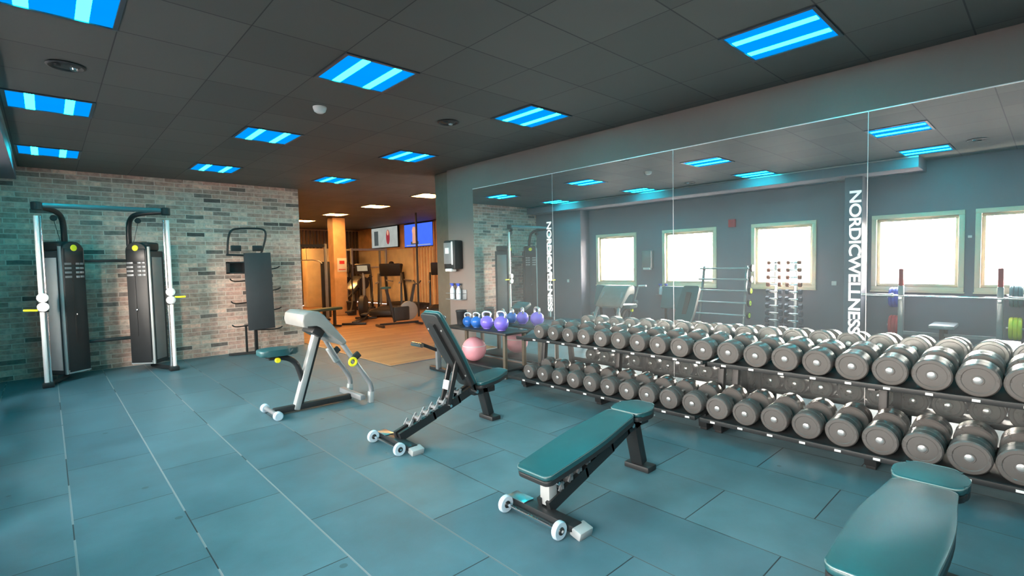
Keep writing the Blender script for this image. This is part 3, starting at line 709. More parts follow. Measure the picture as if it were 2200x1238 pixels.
# ------------------------------------------------------------------ cable machine by the brick wall
cm = thing('cable_machine', 'dual cable machine with two black weight towers and bright upright rails', 'cable machine', (.64, 9.3, 0))
def LC(x, y, z=0): return (x-.64, y-9.3, z)
for s, cx in ((1, .17), (-1, 1.11)):     # s=1: tower by the window side
    ang = s*math.radians(38)             # stack face turned inward
    c = Vector(LC(cx, 9.42))
    rot = Matrix.Translation((c.x, c.y, 0)) @ Matrix.Rotation(ang, 4, 'Z')
    def put(mb, name, m, parent=cm):
        bmesh.ops.transform(mb.bm, matrix=rot, verts=mb.bm.verts); return mb.build(name, m, parent)
    tw = put(MB().prism([(-.17, -.15), (.17, -.15), (.17, .17), (-.17, .17)], .09, 1.80, .02), 'tower', 'wall_dark')
    # rounded stack cover on the front, arched top
    n = 10; ol = [(-.15, .12), (.15, .12)]+[(.15, 1.80)]+[(.15*math.cos(PI*k/n), 1.80+.13*math.sin(PI*k/n)) for k in range(1, n)]+[(-.15, 1.80)]
    b_ = MB().prism(ol, .15, .20, .015, Matrix(((1, 0, 0, 0), (0, 0, -1, 0), (0, 1, 0, 0), (0, 0, 0, 1))))
    put(b_, 'stack_cover', 'black_satin', cm)
    put(MB().box((0, -.203, 1.72), (.26, .006, .22), bev=.01), 'top_plate', 'black_metal', cm)
    o = put(MB().lathe([(0, -.214), (.04, -.212), (.045, -.205)], (0, 0, 0), 'y', 20), 'emblem', 'yellow', cm)
    for v in o.data.vertices: pass
    o.location.z = 1.84
    # light paint rows on the cover
    for r_, zz in enumerate((1.62, 1.56, 1.50, 1.44)):
        lb = MB()
        for xx in (-.09, .04, .10):
            lb.box((xx, -.205, zz), (.05 if xx > 0 else .09, .004, .028), bev=.001)
        put(lb, 'instruction_row', 'silver_paint', cm)
    put(MB().box((-.03, -.203, .98), (.014, .008, .9)), 'cable', 'black_metal', cm)
    put(MB().lathe([(0, -.225), (.014, -.222), (.014, -.2)], (-.02, 0, .92), 'y', 12), 'selector_pin', 'chrome', cm)
    put(MB().bar((-s*.165, -.17, .10), (-s*.165, -.17, 1.86), .022, .03), 'edge_trim', 'light_paint', cm)
    put(MB().bar((-.15, -.18, .13), (.15, -.18, .13), .03, .05), 'bottom_trim', 'light_paint', cm)
    sidex = -.172 if s > 0 else .172
    put(MB().box((sidex, .0, .93), (.008, .24, 1.55), bev=.003), 'side_panel', 'light_paint' if s > 0 else 'silver_paint', cm)
    put(MB().prism(rrect(.30, .30, .06), 1.80, 1.93, .03), 'tower_cap', 'black_satin', cm)
    # upright rail with its carriage
    px = -.05 if s > 0 else 1.335; ty = 8.92
    MB().tube([LC(px-s*.012, ty, .06), LC(px-s*.012, ty, 2.24)], .026, 16).build('upright_rail', 'rod_white', cm)
    MB().tube([LC(px+s*.03, ty+.03, .06), LC(px+s*.03, ty+.03, 2.24)], .014, 12).build('guide_rod', 'chrome', cm)
    MB().box(LC(px, ty+.02, .035), (.12, .14, .07), bev=.012).build('rail_foot', 'black_metal', cm)
    MB().smooth_tube([LC(px, ty+.04, .04), LC(px+s*.12, ty+.25, .04), LC(px+s*.2, 9.42, .05)], .03, 10, 2).build('floor_arm', 'black_metal', cm)
    cr_ = MB().box(LC(px+s*.01, ty+.02, 1.11), (.09, .10, .24), bev=.012).build('carriage', 'black_satin', cm)
    for dz in (.07, -.05):
        MB().lathe([(0, -.062), (.05, -.058), (.06, -.05), (.06, -.035), (0, -.035)], LC(px, ty, 1.11+dz), 'y', 24).build('pulley_cover', 'white_plastic', cr_)
    MB().bar(LC(px-s*.05, ty-.02, 1.02 if s > 0 else 1.10), LC(px-s*.19, ty-.03, 1.03 if s > 0 else 1.10), .028, .028, bev=.008).build('grip_handle', 'yellow', cr_)
    if s < 0: pass
    # curved arm from the tower up to the top tube
    ax = .17 if s > 0 else .97
    MB().smooth_tube([LC(ax+s*.04, 9.40, 1.88), LC(ax+s*.04, 9.36, 2.15), LC(ax+s*.02, 9.30, 2.28), LC(ax-s*.05, 9.15, 2.34), LC(px, ty+.02, 2.36)], .036, 12, 2).build('arch_arm', 'black_metal', cm)
    MB().lathe([(0, -.03), (.035, -.03), (.04, -.02), (.04, .02), (.035, .03), (0, .03)], LC(ax-s*.06, 9.2, 2.24), 'y', 16).build('top_pulley', 'black_satin', cm)
    MB().tube([LC(ax-s*.06, 9.2, 2.22), LC(ax+s*.0, 9.3, 1.90)], .004, 6).build('cable', 'black_metal', cm)
    MB().lathe([(0, -.05), (.05, -.05), (.058, -.04), (.058, .05), (.045, .06), (0, .06)], LC(px, ty, 2.36), 'z', 20).build('corner_cap', 'black_metal', cm)
MB().tube([LC(-.05, 8.94, 2.38), LC(1.335, 8.94, 2.38)], .032, 16).build('top_tube', 'teal_pad', cm)
MB().tube([LC(.25, 9.45, 1.66), LC(1.03, 9.45, 1.66)], .022, 12).build('cross_tube', 'black_metal', cm)
MB().tube([LC(.25, 9.45, .50), LC(1.03, 9.45, .50)], .026, 12).build('cross_tube', 'black_metal', cm)

# ------------------------------------------------------------------ accessory stand with hanging mats
ac = thing('accessory_stand', 'black accessory stand with a hoop on top and side hooks, against the brick wall', 'stand', (2.66, 9.5, 0))
MB().bar((0, .05, .0), (0, .05, 1.75), .06, .05, bev=.006).build('post', 'black_metal', ac)
MB().bar((-.16, .03, .05), (-.16, .03, .50), .03, .03).build('brace', 'black_metal', ac)
MB().smooth_tube([(-.40, 0, 1.75), (-.38, 0, 2.02), (-.33, 0, 2.16), (-.22, 0, 2.19), (.10, 0, 2.20), (.21, 0, 2.18), (.23, 0, 2.08), (.17, .02, 1.84), (.12, .03, 1.72)], .017, 10, 2).build('hoop', 'black_metal', ac)
MB().bar((-.42, 0, 1.74), (.15, .03, 1.72), .03, .035).build('crossbar', 'black_metal', ac)
for sx, z in ((-1, 1.30), (-1, .92), (-1, .52), (1, 1.12), (1, .77), (1, .42), (1, 1.5)):
    MB().smooth_tube([(0, .05, z), (sx*.28, .02, z-.02), (sx*.37, -.06, z+.0), (sx*.40, -.10, z+.03)], .011, 8, 2).build('hook', 'black_metal', ac)
for a in (2.6, -.35, -1.5):
    MB().bar((0, .03, .03), (.48*math.cos(a), .30*math.sin(a)+.02, .02), .045, .035).build('foot', 'black_metal', ac)
bx = MB()
bx.box((-.29, -.03, 1.61), (.26, .16, .02)); bx.box((-.29, -.03, 1.43), (.26, .16, .02)); bx.box((-.41, -.03, 1.52), (.02, .16, .2)); bx.box((-.17, -.03, 1.52), (.02, .16, .2)); bx.box((-.29, .045, 1.52), (.26, .012, .2))
bx.build('tray_box', 'black_satin', ac)
for i, x in enumerate((-.26, .08)):
    MB().box((x, .02, 1.85), (.16, .04, .10), bev=.01).build('clamp', 'black_satin', ac)
hm = MB().box((0, 0, 0), (.43, .05, 1.33), bev=.012).build('exercise_mat', 'wall_dark', loc=(2.70, 9.365, 1.105)); hm.rotation_euler = (0, math.radians(-1), 0)
tag(hm, 'tall dark folded exercise mat hanging on the accessory stand', 'mat')

# ------------------------------------------------------------------ roman chair behind the raised bench
rc = thing('back_extension_bench', 'black back extension bench with a chrome foot roller, behind the raised bench', 'bench', (4.0, 5.85, 0))
MB().bar((0, -.22, .025), (0, .22, .025), .07, .05, bev=.01).build('foot', 'black_metal', rc)
MB().bar((-.02, 0, .03), (-.04, 0, .74), .05, .07, bev=.008).build('post', 'silver_paint', rc)
MB().bar((-.04, 0, .30), (-.30, 0, .42), .045, .045, bev=.006).build('roller_arm', 'black_satin', rc)
MB().tube([(-.36, -.12, .42), (-.36, .12, .42)], .03, 14).build('foot_roller', 'chrome', rc)
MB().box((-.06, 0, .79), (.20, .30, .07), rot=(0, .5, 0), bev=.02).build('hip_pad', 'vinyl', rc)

# ------------------------------------------------------------------ things along the window wall (seen in the mirror)
def adj_bench(y, label, w=1.1, zt=.89):
    t = thing('incline_board', label, 'bench', (-.62, y, 0), group='teal boards below the windows')
    MB().box((0, 0, 0), (.10, w, .50), bev=.02).build('board', 'teal_pad', t)
    t.children[0].location = (0, 0, .65); t.children[0].rotation_euler = (0, math.radians(-14), 0)
    for s in (-1, 1):
        MB().bar((-.02, s*w*.38, .0), (-.02, s*w*.38, .62), .05, .05, bev=.006).build('leg', 'black_metal', t)
    MB().bar((.05, -w*.40, .03), (-.02, -w*.62, .90), .03, .03, bev=.004).build('arm', 'silver_paint', t)
    MB().tube([(-.02, -w*.62, .89), (-.02, -w*.8, .90)], .022, 10).build('grip', 'white_plastic', t)
    MB().lathe([(0, -.03), (.04, -.025), (.045, 0), (.04, .025), (0, .03)], (.02, -w*.58, .52), 'y', 14).build('knob', 'silver_paint', t)
    MB().bar((-.06, -w*.42, .02), (-.06, w*.42, .02), .05, .04).build('base_bar', 'black_metal', t)
    return t
adj_bench(7.30, 'teal padded board under the window closest to the brick wall')
adj_bench(5.68, 'teal padded board beside the bar storage rack', .62)

def storage():
    t = thing('bar_storage_rack', 'grey five-level storage rack for fixed barbells, in front of the wall', 'rack', (-.58, 4.6, 0))
    for s in (-1, 1):
        MB().bar((.12, s*.46, .0), (-.12, s*.44, 1.34), .04, .05, bev=.006).build('side_frame', 'silver_paint', t)
        MB().bar((.16, s*.46, .02), (-.2, s*.46, .02), .05, .04).build('foot', 'black_metal', t)
    for k, z in enumerate((.34, .58, .82, 1.05, 1.27)):
        x = .12-.24*z/1.34
        MB().tube([(x+.04, -.5, z+.02), (x+.04, .52, z+.02)], .018, 10).build('shelf_bar', 'light_paint', t)
    return t
storage()
for k, z in enumerate((.36, .60, .84, 1.07, 1.29)):
    x = -.58+.12-.24*z/1.34-.05
    t = thing('round_plate_stack', 'small plates with yellow-green rims on the storage rack end, %s peg from the floor' % ordinal(k), 'weight plate', (x, 4.08, z), group='plates on the storage rack end')
    MB().lathe([(0, -.02), (.07, -.02), (.075, -.012), (.075, .012), (.07, .02), (0, .02)], (0, 0, 0), 'y', 20).build('plate', 'rubber_black', t)
    MB().lathe([(.03, -.024), (.05, -.024), (.05, .024), (.03, .024)], (0, 0, 0), 'y', 20).build('rim', 'green_clip', t)
    MB().tube([(0, -.03, 0), (0, .075, 0)], .012, 8).build('peg', 'chrome', t)

def hex_tower(y, label):
    t = thing('dumbbell_tree', label, 'rack', (-.60, y, 0), group='small dumbbell trees')
    MB().bar((0, 0, 0), (0, 0, 1.42), .05, .05, bev=.006).build('post', 'steel', t)
    MB().prism(rrect(.36, .30, .05), 0, .03, .006).build('base', 'black_metal', t)
    for k in range(10):
        z = .16+k*.135
        MB().bar((.095, -.045, z+.002), (.095, .045, z+.002), .03, .008).bar((.02, 0, z-.004), (.10, 0, z-.004), .03, .012).build('cradle', 'steel', t)
for i, (y, l) in enumerate(((3.58, 'slim dumbbell tree under the third window, closer to the storage rack'), (3.24, 'slim dumbbell tree under the third window, closer to the pillar'))):
    hex_tower(y, l)
_hx = {}
def small_db(y, z, k, side):
    m = 'hex_dark' if k < 6 else 'hex_red'
    if (m, k) not in _hx:
        r = .060-.0028*k; L_ = .155-.004*k; hh = .055
        out = []
        for s in (-1, 1):
            o = MB().lathe([(0, s*(L_-hh)), (r, s*(L_-hh)), (r*1.02, s*(L_-hh*.5)), (r, s*L_), (0, s*L_)], axis='y', n=6).build('head', m, smooth=False); out.append(o.data); bpy.data.objects.remove(o)
        o = MB().tube([(0, -(L_-hh)-.002, 0), (0, (L_-hh)+.002, 0)], .012, 10).build('handle', 'steel'); out.append(o.data); bpy.data.objects.remove(o)
        _hx[(m, k)] = out
    t = thing('hex_dumbbell', '%s hex dumbbell, %s from the floor on the tree %s' % ('dark blue' if k < 6 else 'red', ordinal(k), side), 'dumbbell', (-.60, y, z), group='hex dumbbells on the trees')
    for n_, d_ in zip(('head', 'head', 'handle'), _hx[(m, k)]):
        o = bpy.data.objects.new(n_, d_); COL.objects.link(o); o.parent = t
for y, side in ((3.58, 'by the storage rack'), (3.24, 'by the pillar')):
    for k in range(10):
        o = small_db(y, .16+k*.135+.018, k, side)
for o in [o for o in bpy.data.objects if o.name.startswith('hex_dumbbell')]:
    o.location.x += .095

# squat rack with barbell
sq = thing('bench_press_rack', 'grey bench press rack with red tipped uprights in front of the last windows', 'rack', (-.45, 1.08, 0))
for y in (.57, -.57):
    MB().bar((0, y, 0), (0, y, 1.0), .07, .07, bev=.008).build('upright', 'silver_paint', sq)
    MB().bar((0, y, 1.0), (0, y, 1.27), .06, .06, bev=.01).build('upright_tip', 'red', sq)
    MB().bar((-.12, y, .03), (.25, y, .03), .06, .05, bev=.006).build('foot', 'black_metal', sq)
    MB().box((.05, y, .80), (.05, .05, .06), bev=.006).build('bar_hook', 'steel', sq)
MB().bar((0, -.57, .25), (0, .57, .25), .05, .05).build('cross_bar', 'silver_paint', sq)
bb = thing('barbell', 'long steel barbell across the bench press rack', 'barbell', (-.375, 1.08, .845))
MB().tube([(0, -.66, 0), (0, .66, 0)], .014, 12).build('shaft', 'chrome', bb)
for s in (-1, 1):
    MB().tube([(0, s*.66, 0), (0, s*1.08, 0)], .025, 12).build('sleeve', 'steel', bb)
    MB().lathe([(.02, -.015), (.035, -.015), (.035, .015), (.02, .015)], (0, s*.67, 0), 'y', 14).build('collar', 'steel', bb)
pd = thing('flat_bench', 'flat bench with a glossy pale pad inside the bench press rack', 'bench', (-.42, 1.12, 0))
MB().box((0, 0, .40), (.55, .30, .06), bev=.02).build('pad', 'silver_paint', pd)
for s in (-1, 1): MB().bar((s*.2, 0, 0), (s*.2, 0, .375), .05, .05).build('leg', 'black_metal', pd)
def plate_stack(y, z, m, label, n=3):
    t = thing('weight_plate', label, 'weight plate', (-.76, y, z), group='coloured plates on storage pegs')
    MB().lathe([(.02, -.07), (.15, -.07), (.165, -.05), (.165, -.03), (.155, -.024), (.165, -.018), (.165, .018), (.155, .024), (.165, .03), (.165, .05), (.15, .07), (.02, .07)], (0, 0, 0), 'y', 28).build('disc', m, t)
    MB().tube([(0, -.085, 0), (0, .1, 0)], .019, 10).build('peg', 'steel', t)
pt = thing('plate_tree', 'grey plate tree between the pillar and the bench press rack', 'rack', (-.76, 1.675, 0))
MB().bar((0, 0, 0), (0, 0, 1.02), .035, .03).build('post', 'silver_paint', pt)
MB().prism(rrect(.3, .26, .04), 0, .025, .005).build('base', 'black_metal', pt)
pt2 = thing('plate_tree', 'grey plate tree at the near end of the bench press rack', 'rack', (-.76, .255, 0))
MB().bar((0, 0, 0), (0, 0, 1.02), .035, .03).build('post', 'silver_paint', pt2)
MB().prism(rrect(.3, .3, .04), 0, .025, .005).build('base', 'black_metal', pt2)
plate_stack(1.78, .79, 'blue', 'thick blue weight plate on the plate tree by the pillar')
plate_stack(1.78, .33, 'red', 'dark red weight plate low on the plate tree by the pillar')
plate_stack(.36, .86, 'teal_pad', 'dark green weight plate high on the near plate tree')
plate_stack(.36, .38, 'yellow', 'yellow weight plate low on the near plate tree')
# wall fittings on the window wall
def small(name, c, size, m, label, cat):
    o = MB().box((0, 0, 0), size, bev=.006).build(name, m, loc=c); return tag(o, label, cat)
small('light_switch', (-.594, 8.75, .99), (.012, .08, .08), 'white_plastic', 'small white switch on the corner box by the brick wall', 'switch')
small('wall_socket', (XW+.007, 2.71, 1.0), (.012, .08, .08), 'white_plastic', 'small white socket between the third window and the pillar', 'socket')
small('fire_alarm', (XW+.03, 4.55, 2.22), (.06, .14, .16), 'red', 'red fire alarm box above the storage rack', 'alarm')
small('sensor', (XW+.01, .89, 1.75), (.02, .05, .04), 'white_plastic', 'tiny white sensor between the last two windows', 'sensor')
d2 = thing('towel_dispenser', 'pale paper towel dispenser between the first two windows', 'dispenser', (XW, 6.52, 1.30))
MB().box((.07, 0, .21), (.14, .26, .42), bev=.02).build('housing', 'silver_paint', d2)
MB().box((.10, 0, -.01), (.08, .18, .05), bev=.006).build('paper_sheet', 'white_plastic', d2)
h2 = thing('bottle_holder', 'holder below the second window corner carrying two bottles', 'holder', (XW, 6.12, .68))
MB().box((.06, 0, .005), (.12, .34, .01)).build('tray', 'silver_paint', h2); MB().box((.004, 0, .09), (.008, .34, .18)).build('back_plate', 'silver_paint', h2)
bottle(XW+.06, 6.19, .6905, 'spray bottle below the second window, closer to the brick wall', 'spray bottles by the windows')
bottle(XW+.06, 6.05, .6905, 'spray bottle below the second window, closer to the storage rack', 'spray bottles by the windows')

# ------------------------------------------------------------------ far room
struct('pillar', MB().box((6.62, 15.05, H/2), (.40, .40, H), bev=.02), 'ply_wood')
ps = small('notice_sign', (6.66, 14.842, 1.55), (.30, .008, .42), 'white_plastic', 'white notice with red print on the pillar', 'sign')
MB().box((0, -.006, .08), (.16, .003, .10)).build('print', 'red', ps); MB().box((0, -.006, -.14), (.22, .003, .025)).build('print_line', 'red', ps)
bn = thing('waste_bin', 'black bin at the foot of the pillar', 'bin', (6.85, 14.68, 0))
MB().lathe([(0, 0), (.13, 0), (.15, .40), (.16, .42), (.14, .42), (.12, .02), (0, .02)], n=20).build('body', 'rubber_black', bn)
MB().lathe([(.158, .40), (.166, .41), (.158, .43)], n=20).build('rim', 'black_satin', bn)
struct('wall_glass_frame', MB().box((9.55, 10.3, 1.5), (.1, .1, 3.0)), 'wall_dark')
pole = MB().tube([(7.9, 12.55, 0), (7.9, 12.55, 3.0)], .03, 10).build('support_pole', 'black_metal'); tag(pole, 'thin black pole from floor to ceiling in front of the blue screen', 'pole')
def screen(y0, y1, z0, z1, label, kind):
    t = thing('television', label, 'television', (XF-.08, (y0+y1)/2, (z0+z1)/2), group='televisions on the far wall')
    w, h = y1-y0, z1-z0
    MB().box((.03, 0, 0), (.06, w, h), bev=.01).build('housing', 'black_satin', t)
    MB().box((-.004, 0, 0), (.006, w-.05, h-.05)).build('screen', 'screen_blue' if kind else 'screen_grey', t, smooth=False)
    if kind:
        b = MB().prism([(-.16, -.30), (.12, -.30), (.10, .02), (.13, .16), (.06, .28), (-.06, .28), (-.13, .16), (-.10, .02)], 0, .003); 
        bmesh.ops.transform(b.bm, matrix=Matrix(((0, 0, -1, -.008), (1, 0, 0, .25), (0, 1, 0, .02), (0, 0, 0, 1))), verts=b.bm.verts); b.build('picture_figure', 'screen_skin', t, smooth=False)
        MB().box((-.009, .22, -.27), (.003, .5, .10)).build('picture_shirt', 'screen_dark', t, smooth=False)
        MB().box((-.009, 0, -.35), (.003, w-.3, .03)).build('picture_caption', 'screen_grey', t, smooth=False)
    else:
        MB().box((-.009, .62, -.02), (.003, .32, h-.25)).build('picture_dark_area', 'screen_dark', t, smooth=False)
        b = MB().prism([(.14*math.cos(a), .28*math.sin(a)) for a in [2*PI*k/16 for k in range(16)]], 0, .003)
        bmesh.ops.transform(b.bm, matrix=Matrix(((0, 0, -1, -.009), (1, 0, 0, -.30), (0, 1, 0, .0), (0, 0, 0, 1))), verts=b.bm.verts); b.build('picture_figure', 'screen_red', t, smooth=False)
        b = MB().prism([(.06*math.cos(a), .10*math.sin(a)) for a in [2*PI*k/12 for k in range(12)]], 0, .003)
        bmesh.ops.transform(b.bm, matrix=Matrix(((0, 0, -1, -.013), (1, 0, 0, -.30), (0, 1, 0, .16), (0, 0, 0, 1))), verts=b.bm.verts); b.build('picture_face', 'screen_skin', t, smooth=False)
    MB().box((.07, 0, 0), (.03, .3, .3)).build('mount', 'black_metal', t)
screen(14.25, 16.1, 2.13, 2.97, 'television with a bright blue picture on the far wall', 1)
screen(16.55, 18.6, 2.18, 2.99, 'television with a pale grey picture on the far wall', 0)
# wall cladding and cabinets of the far room
struct('wall_panel_slats', MB().box((XF-.03, 17.0, 1.1), (.06, 5.6, 2.0)), 'panel_pale')
sl = MB()
for k in range(26): sl.box((XF-.05, 11.0+k*.18, 1.5), (.05, .10, 2.9))
struct('wall_slat_cladding', sl, 'ply_wood')
sl2 = MB()
for k in range(20): sl2.box((7.0+k*.14, YF-.03, 1.5), (.08, .06, 2.9))
struct('wall_end_cladding', sl2, 'jamb_brown')
cb = thing('locker_cabinet', 'pale yellow locker cabinet with two doors beyond the pillar', 'cabinet', (7.9, 19.2, 0))
MB().box((0, 0, 1.1), (1.5, .5, 2.2), bev=.01).build('body', 'panel_pale', cb)
for s in (-1, 1):
    dd = MB().box((s*.37, -.26, 1.1), (.70, .02, 2.1), bev=.005).build('door', 'panel_pale', cb); MB().box((s*.08, -.28, 1.1), (.02, .02, .14)).build('handle', 'steel', dd)

def spin_bike(loc, rz, label):
    t = thing('spin_bike', label, 'exercise bike', loc, rz)
    MB().bar((0, -.26, .03), (0, .26, .03), .06, .05, bev=.008).build('front_foot', 'black_metal', t)
    MB().bar((1.0, -.26, .03), (1.0, .26, .03), .06, .05, bev=.008).build('rear_foot', 'black_metal', t)
    MB().bar((0, 0, .06), (1.0, 0, .06), .05, .05).build('base_beam', 'black_metal', t)
    MB().lathe([(0, -.03), (.22, -.03), (.24, -.015), (.24, .015), (.22, .03), (0, .03)], (.25, 0, .36), 'y', 28).build('flywheel', 'silver_paint', t)
    MB().box((.45, 0, .30), (.42, .11, .36), bev=.04).build('housing', 'black_satin', t)
    MB().bar((.22, 0, .4), (.08, 0, 1.02), .05, .06).build('front_tube', 'black_metal', t)
    MB().bar((.62, 0, .1), (.82, 0, .92), .05, .06).build('seat_tube', 'black_metal', t)
    MB().smooth_tube([(.0, -.22, 1.10), (.0, -.1, 1.03), (.08, 0, 1.02), (.0, .1, 1.03), (.0, .22, 1.10)], .018, 8, 1).build('handlebar', 'black_satin', t)
    MB().prism(pad_outline(.26, .18, .06, .01, .02), .93, .98, .015, Matrix.Translation((.70, 0, 0))).build('seat', 'vinyl', t)
    MB().bar((.45, -.1, .22), (.55, -.1, .12), .03, .02).build('pedal', 'steel', t)
    return t
spin_bike((6.9, 11.0, 0), PI-.15, 'exercise bike with a steel flywheel standing alone on the wood floor')
def treadmill(loc, rz, label):
    t = thing('cardio_machine', label, 'cardio machine', loc, rz, group='cardio machines in the far room')
    MB().box((.0, 0, .12), (1.7, .72, .16), bev=.03).build('deck', 'black_satin', t)
    MB().box((.0, 0, .205), (1.5, .48, .012)).build('belt', 'rubber_black', t)
    for s in (-1, 1):
        MB().bar((.70, s*.36, .1), (.88, s*.36, 1.25), .06, .09, bev=.01).build('upright', 'black_metal', t)
        MB().bar((.85, s*.36, .98), (.35, s*.36, .95), .04, .05, bev=.008).build('handrail', 'silver_paint', t)
    c = MB().box((.90, 0, 1.36), (.10, .66, .42), rot=(0, -.35, 0), bev=.03).build('console', 'black_satin', t)
    MB().box((.845, 0, 1.38), (.01, .42, .22), rot=(0, -.35, 0)).build('display', 'screen_console', c)
    return t
treadmill((7.6, 13.9, 0), .9, 'dark cardio machine with lit console, nearer the pillar')
treadmill((8.9, 12.9, 0), .9, 'dark cardio machine in front of the blue television')
treadmill((9.2, 15.3, 0), PI/2, 'dark cardio machine behind the other two')
def leg_press(loc, rz, label):
    t = thing('leg_press', label, 'strength machine', loc, rz, group='strength machines in the far room')
    for s in (-1, 1):
        MB().bar((0, s*.32, .05), (1.5, s*.32, 1.15), .07, .08, bev=.008).build('rail', 'black_metal', t)
        MB().bar((0, s*.32, .04), (1.6, s*.32, .04), .07, .06).build('base_beam', 'black_metal', t)
        MB().bar((1.5, s*.32, .05), (1.45, s*.32, 1.2), .06, .07).build('upright', 'black_metal', t)
    MB().bar((0, -.32, .04), (0, .32, .04), .07, .06).build('cross_beam', 'black_metal', t)
    MB().box((1.0, 0, .92), (.08, .60, .60), rot=(0, .75, 0), bev=.02).build('sled', 'steel', t)
    for s in (-1, 1):
        MB().lathe([(0, -.05), (.2, -.05), (.21, -.04), (.21, .04), (.2, .05), (0, .05)], (1.05, s*.46, .92), 'y', 24).build('plate', 'rubber_black', t)
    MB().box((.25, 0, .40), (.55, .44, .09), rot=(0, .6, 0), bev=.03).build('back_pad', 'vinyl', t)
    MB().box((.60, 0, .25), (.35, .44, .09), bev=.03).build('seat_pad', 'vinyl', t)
leg_press((6.8, 16.3, 0), .15, 'black angled leg press machine just beyond the pillar')
def cable_far(loc, rz, label):
    t = thing('cable_tower', label, 'strength machine', loc, rz, group='strength machines in the far room')
    for s in (-1, 1):
        MB().bar((s*.5, 0, 0), (s*.5, 0, 2.15), .08, .08, bev=.01).build('upright', 'silver_paint', t)
        MB().box((s*.5, .2, .85), (.24, .18, 1.6), bev=.02).build('weight_stack', 'black_satin', t)
        MB().bar((s*.5, -.35, .03), (s*.5, .35, .03), .07, .05).build('foot', 'black_metal', t)
    MB().bar((-.5, 0, 2.1), (.5, 0, 2.1), .08, .08).build('top_beam', 'black_metal', t)
    MB().tube([(0, 0, 2.06), (0, 0, 1.7)], .006, 6).build('cable', 'black_metal', t)
    MB().smooth_tube([(-.4, 0, 1.6), (-.3, 0, 1.7), (.3, 0, 1.7), (.4, 0, 1.6)], .014, 8, 1).build('pull_bar', 'steel', t)
cable_far((5.35, 14.2, 0), -.3, 'pull-down cable tower in the far room, close to the brick wall end')
cable_far((5.9, 17.6, 0), .3, 'cable tower in the far room behind the pull-down one')
def bench_far(loc, rz, label):
    t = thing('weight_bench', label, 'bench', loc, rz, group='benches in the far room')
    MB().box((0, 0, .45), (1.1, .28, .07), bev=.02).build('pad', 'vinyl', t)
    for s in (-1, 1): MB().bar((s*.4, 0, .03), (s*.4, 0, .42), .05, .06).build('leg', 'black_metal', t); MB().bar((s*.4, -.22, .02), (s*.4, .22, .02), .05, .04).build('foot', 'black_metal', t)
bench_far((4.9, 12.2, 0), .3, 'low black bench on the wood floor near the brick wall end')
def elliptical(loc, rz, label):
    t = thing('cross_trainer', label, 'cardio machine', loc, rz, group='cross trainers in the far room')
    MB().bar((-.7, 0, .05), (.8, 0, .05), .12, .07, bev=.01).build('base_beam', 'black_metal', t)
    for x in (-.7, .75): MB().bar((x, -.3, .03), (x, .3, .03), .07, .05, bev=.008).build('foot', 'black_metal', t)
    MB().lathe([(0, -.09), (.27, -.09), (.31, -.06), (.31, .06), (.27, .09), (0, .09)], (.45, 0, .38), 'y', 28).build('flywheel_cover', 'black_satin', t)
    MB().smooth_tube([(.55, 0, .1), (.62, 0, .8), (.55, 0, 1.4)], .04, 10, 2).build('mast', 'silver_paint', t)
    for q in (-1, 1):
        MB().smooth_tube([(-.5, q*.2, .2+.08*q), (.1, q*.24, .3), (.45, q*.27, .75), (.35, q*.27, 1.2), (.28, q*.24, 1.55)], .02, 8, 2).build('swing_arm', 'black_metal', t)
        MB().box((-.25, q*.2, .27+.04*q), (.42, .16, .04), bev=.012).build('pedal', 'black_satin', t)
    c = MB().box((.52, 0, 1.42), (.07, .42, .30), rot=(0, -.35, 0), bev=.02).build('console', 'black_satin', t)
    MB().box((.478, 0, 1.44), (.01, .28, .16), rot=(0, -.35, 0)).build('display', 'screen_console', c)
elliptical((6.15, 12.7, 0), .9, 'cross trainer between the exercise bike and the cardio machines')
elliptical((8.9, 11.4, 0), 1.0, 'cross trainer standing close to the grey wall opening')
leg_press((4.75, 15.3, 0), 1.57, 'black angled leg press machine before the pillar, towards the brick wall')
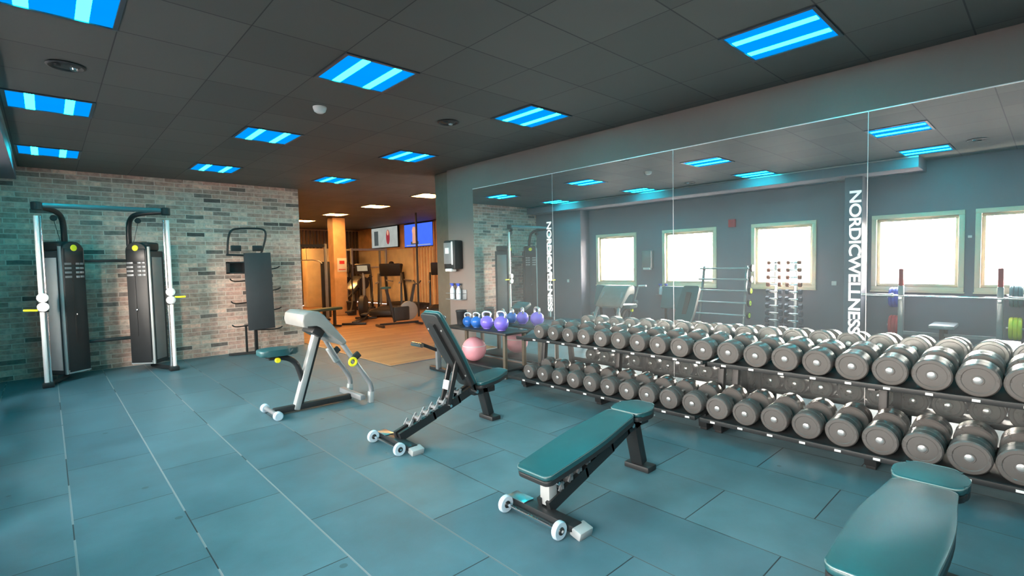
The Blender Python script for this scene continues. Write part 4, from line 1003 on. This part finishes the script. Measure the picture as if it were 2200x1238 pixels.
# squat rack with plates against the far wall
fr_ = thing('power_rack', 'pale power rack with dark plates below the grey television', 'rack', (8.75, 17.4, 0), rz=-.1)
for x in (-.65, .65):
    for y in (-.3, .3): MB().bar((x, y, 0), (x, y, 2.15), .07, .07, bev=.008).build('upright', 'light_paint', fr_)
    MB().bar((x, -.3, 2.1), (x, .3, 2.1), .07, .07).build('top_beam', 'light_paint', fr_)
MB().bar((-.65, -.3, 2.1), (.65, -.3, 2.1), .07, .07).build('cross_beam', 'light_paint', fr_)
fb = thing('barbell', 'loaded barbell with dark plates on the far power rack', 'barbell', (8.72, 17.03, 1.45), rz=-.1)
MB().tube([(-.95, 0, 0), (.95, 0, 0)], .015, 10).build('shaft', 'steel', fb)
for x in (-.82, .82): MB().lathe([(0, -.04), (.2, -.04), (.21, 0), (.2, .04), (0, .04)], (x, 0, 0), 'x', 24).build('plate', 'rubber_black', fb)

# ------------------------------------------------------------------ daylight
w = bpy.data.worlds.new('world'); SC.world = w; w.use_nodes = True
bg = w.node_tree.nodes['Background']; bg.inputs['Color'].default_value = (1.0, .94, .88, 1); bg.inputs['Strength'].default_value = 92.0
nt = w.node_tree; tcw = nt.nodes.new('ShaderNodeTexCoord'); sz = nt.nodes.new('ShaderNodeSeparateXYZ'); rp = nt.nodes.new('ShaderNodeValToRGB')
nt.links.new(tcw.outputs['Generated'], sz.inputs[0]); nt.links.new(sz.outputs['Z'], rp.inputs['Fac']); nt.links.new(rp.outputs['Color'], bg.inputs['Color'])
rp.color_ramp.elements[0].position = 0; rp.color_ramp.elements[0].color = (1, .86, .76, 1); rp.color_ramp.elements[1].position = .7; rp.color_ramp.elements[1].color = (.30, .32, .36, 1)
for i, (a, b) in enumerate(wins):
    ld = bpy.data.lights.new('window_portal', 'AREA'); ld.shape = 'RECTANGLE'; ld.size = b-a; ld.size_y = Z1-Z0; ld.cycles.is_portal = True
    o = bpy.data.objects.new('window_portal', ld); COL.objects.link(o); o.location = (XW-.12, (a+b)/2, (Z0+Z1)/2)
    o.rotation_euler = Matrix(((0, 0, -1), (1, 0, 0), (0, -1, 0))).to_euler()
struct('ground', MB().box((-40, 5, -.4), (76, 160, .1)), 'wall_grey')
SC.cycles.max_bounces = 8; SC.cycles.diffuse_bounces = 4; SC.cycles.glossy_bounces = 5; SC.cycles.transparent_max_bounces = 8
SC.cycles.sample_clamp_indirect = 80
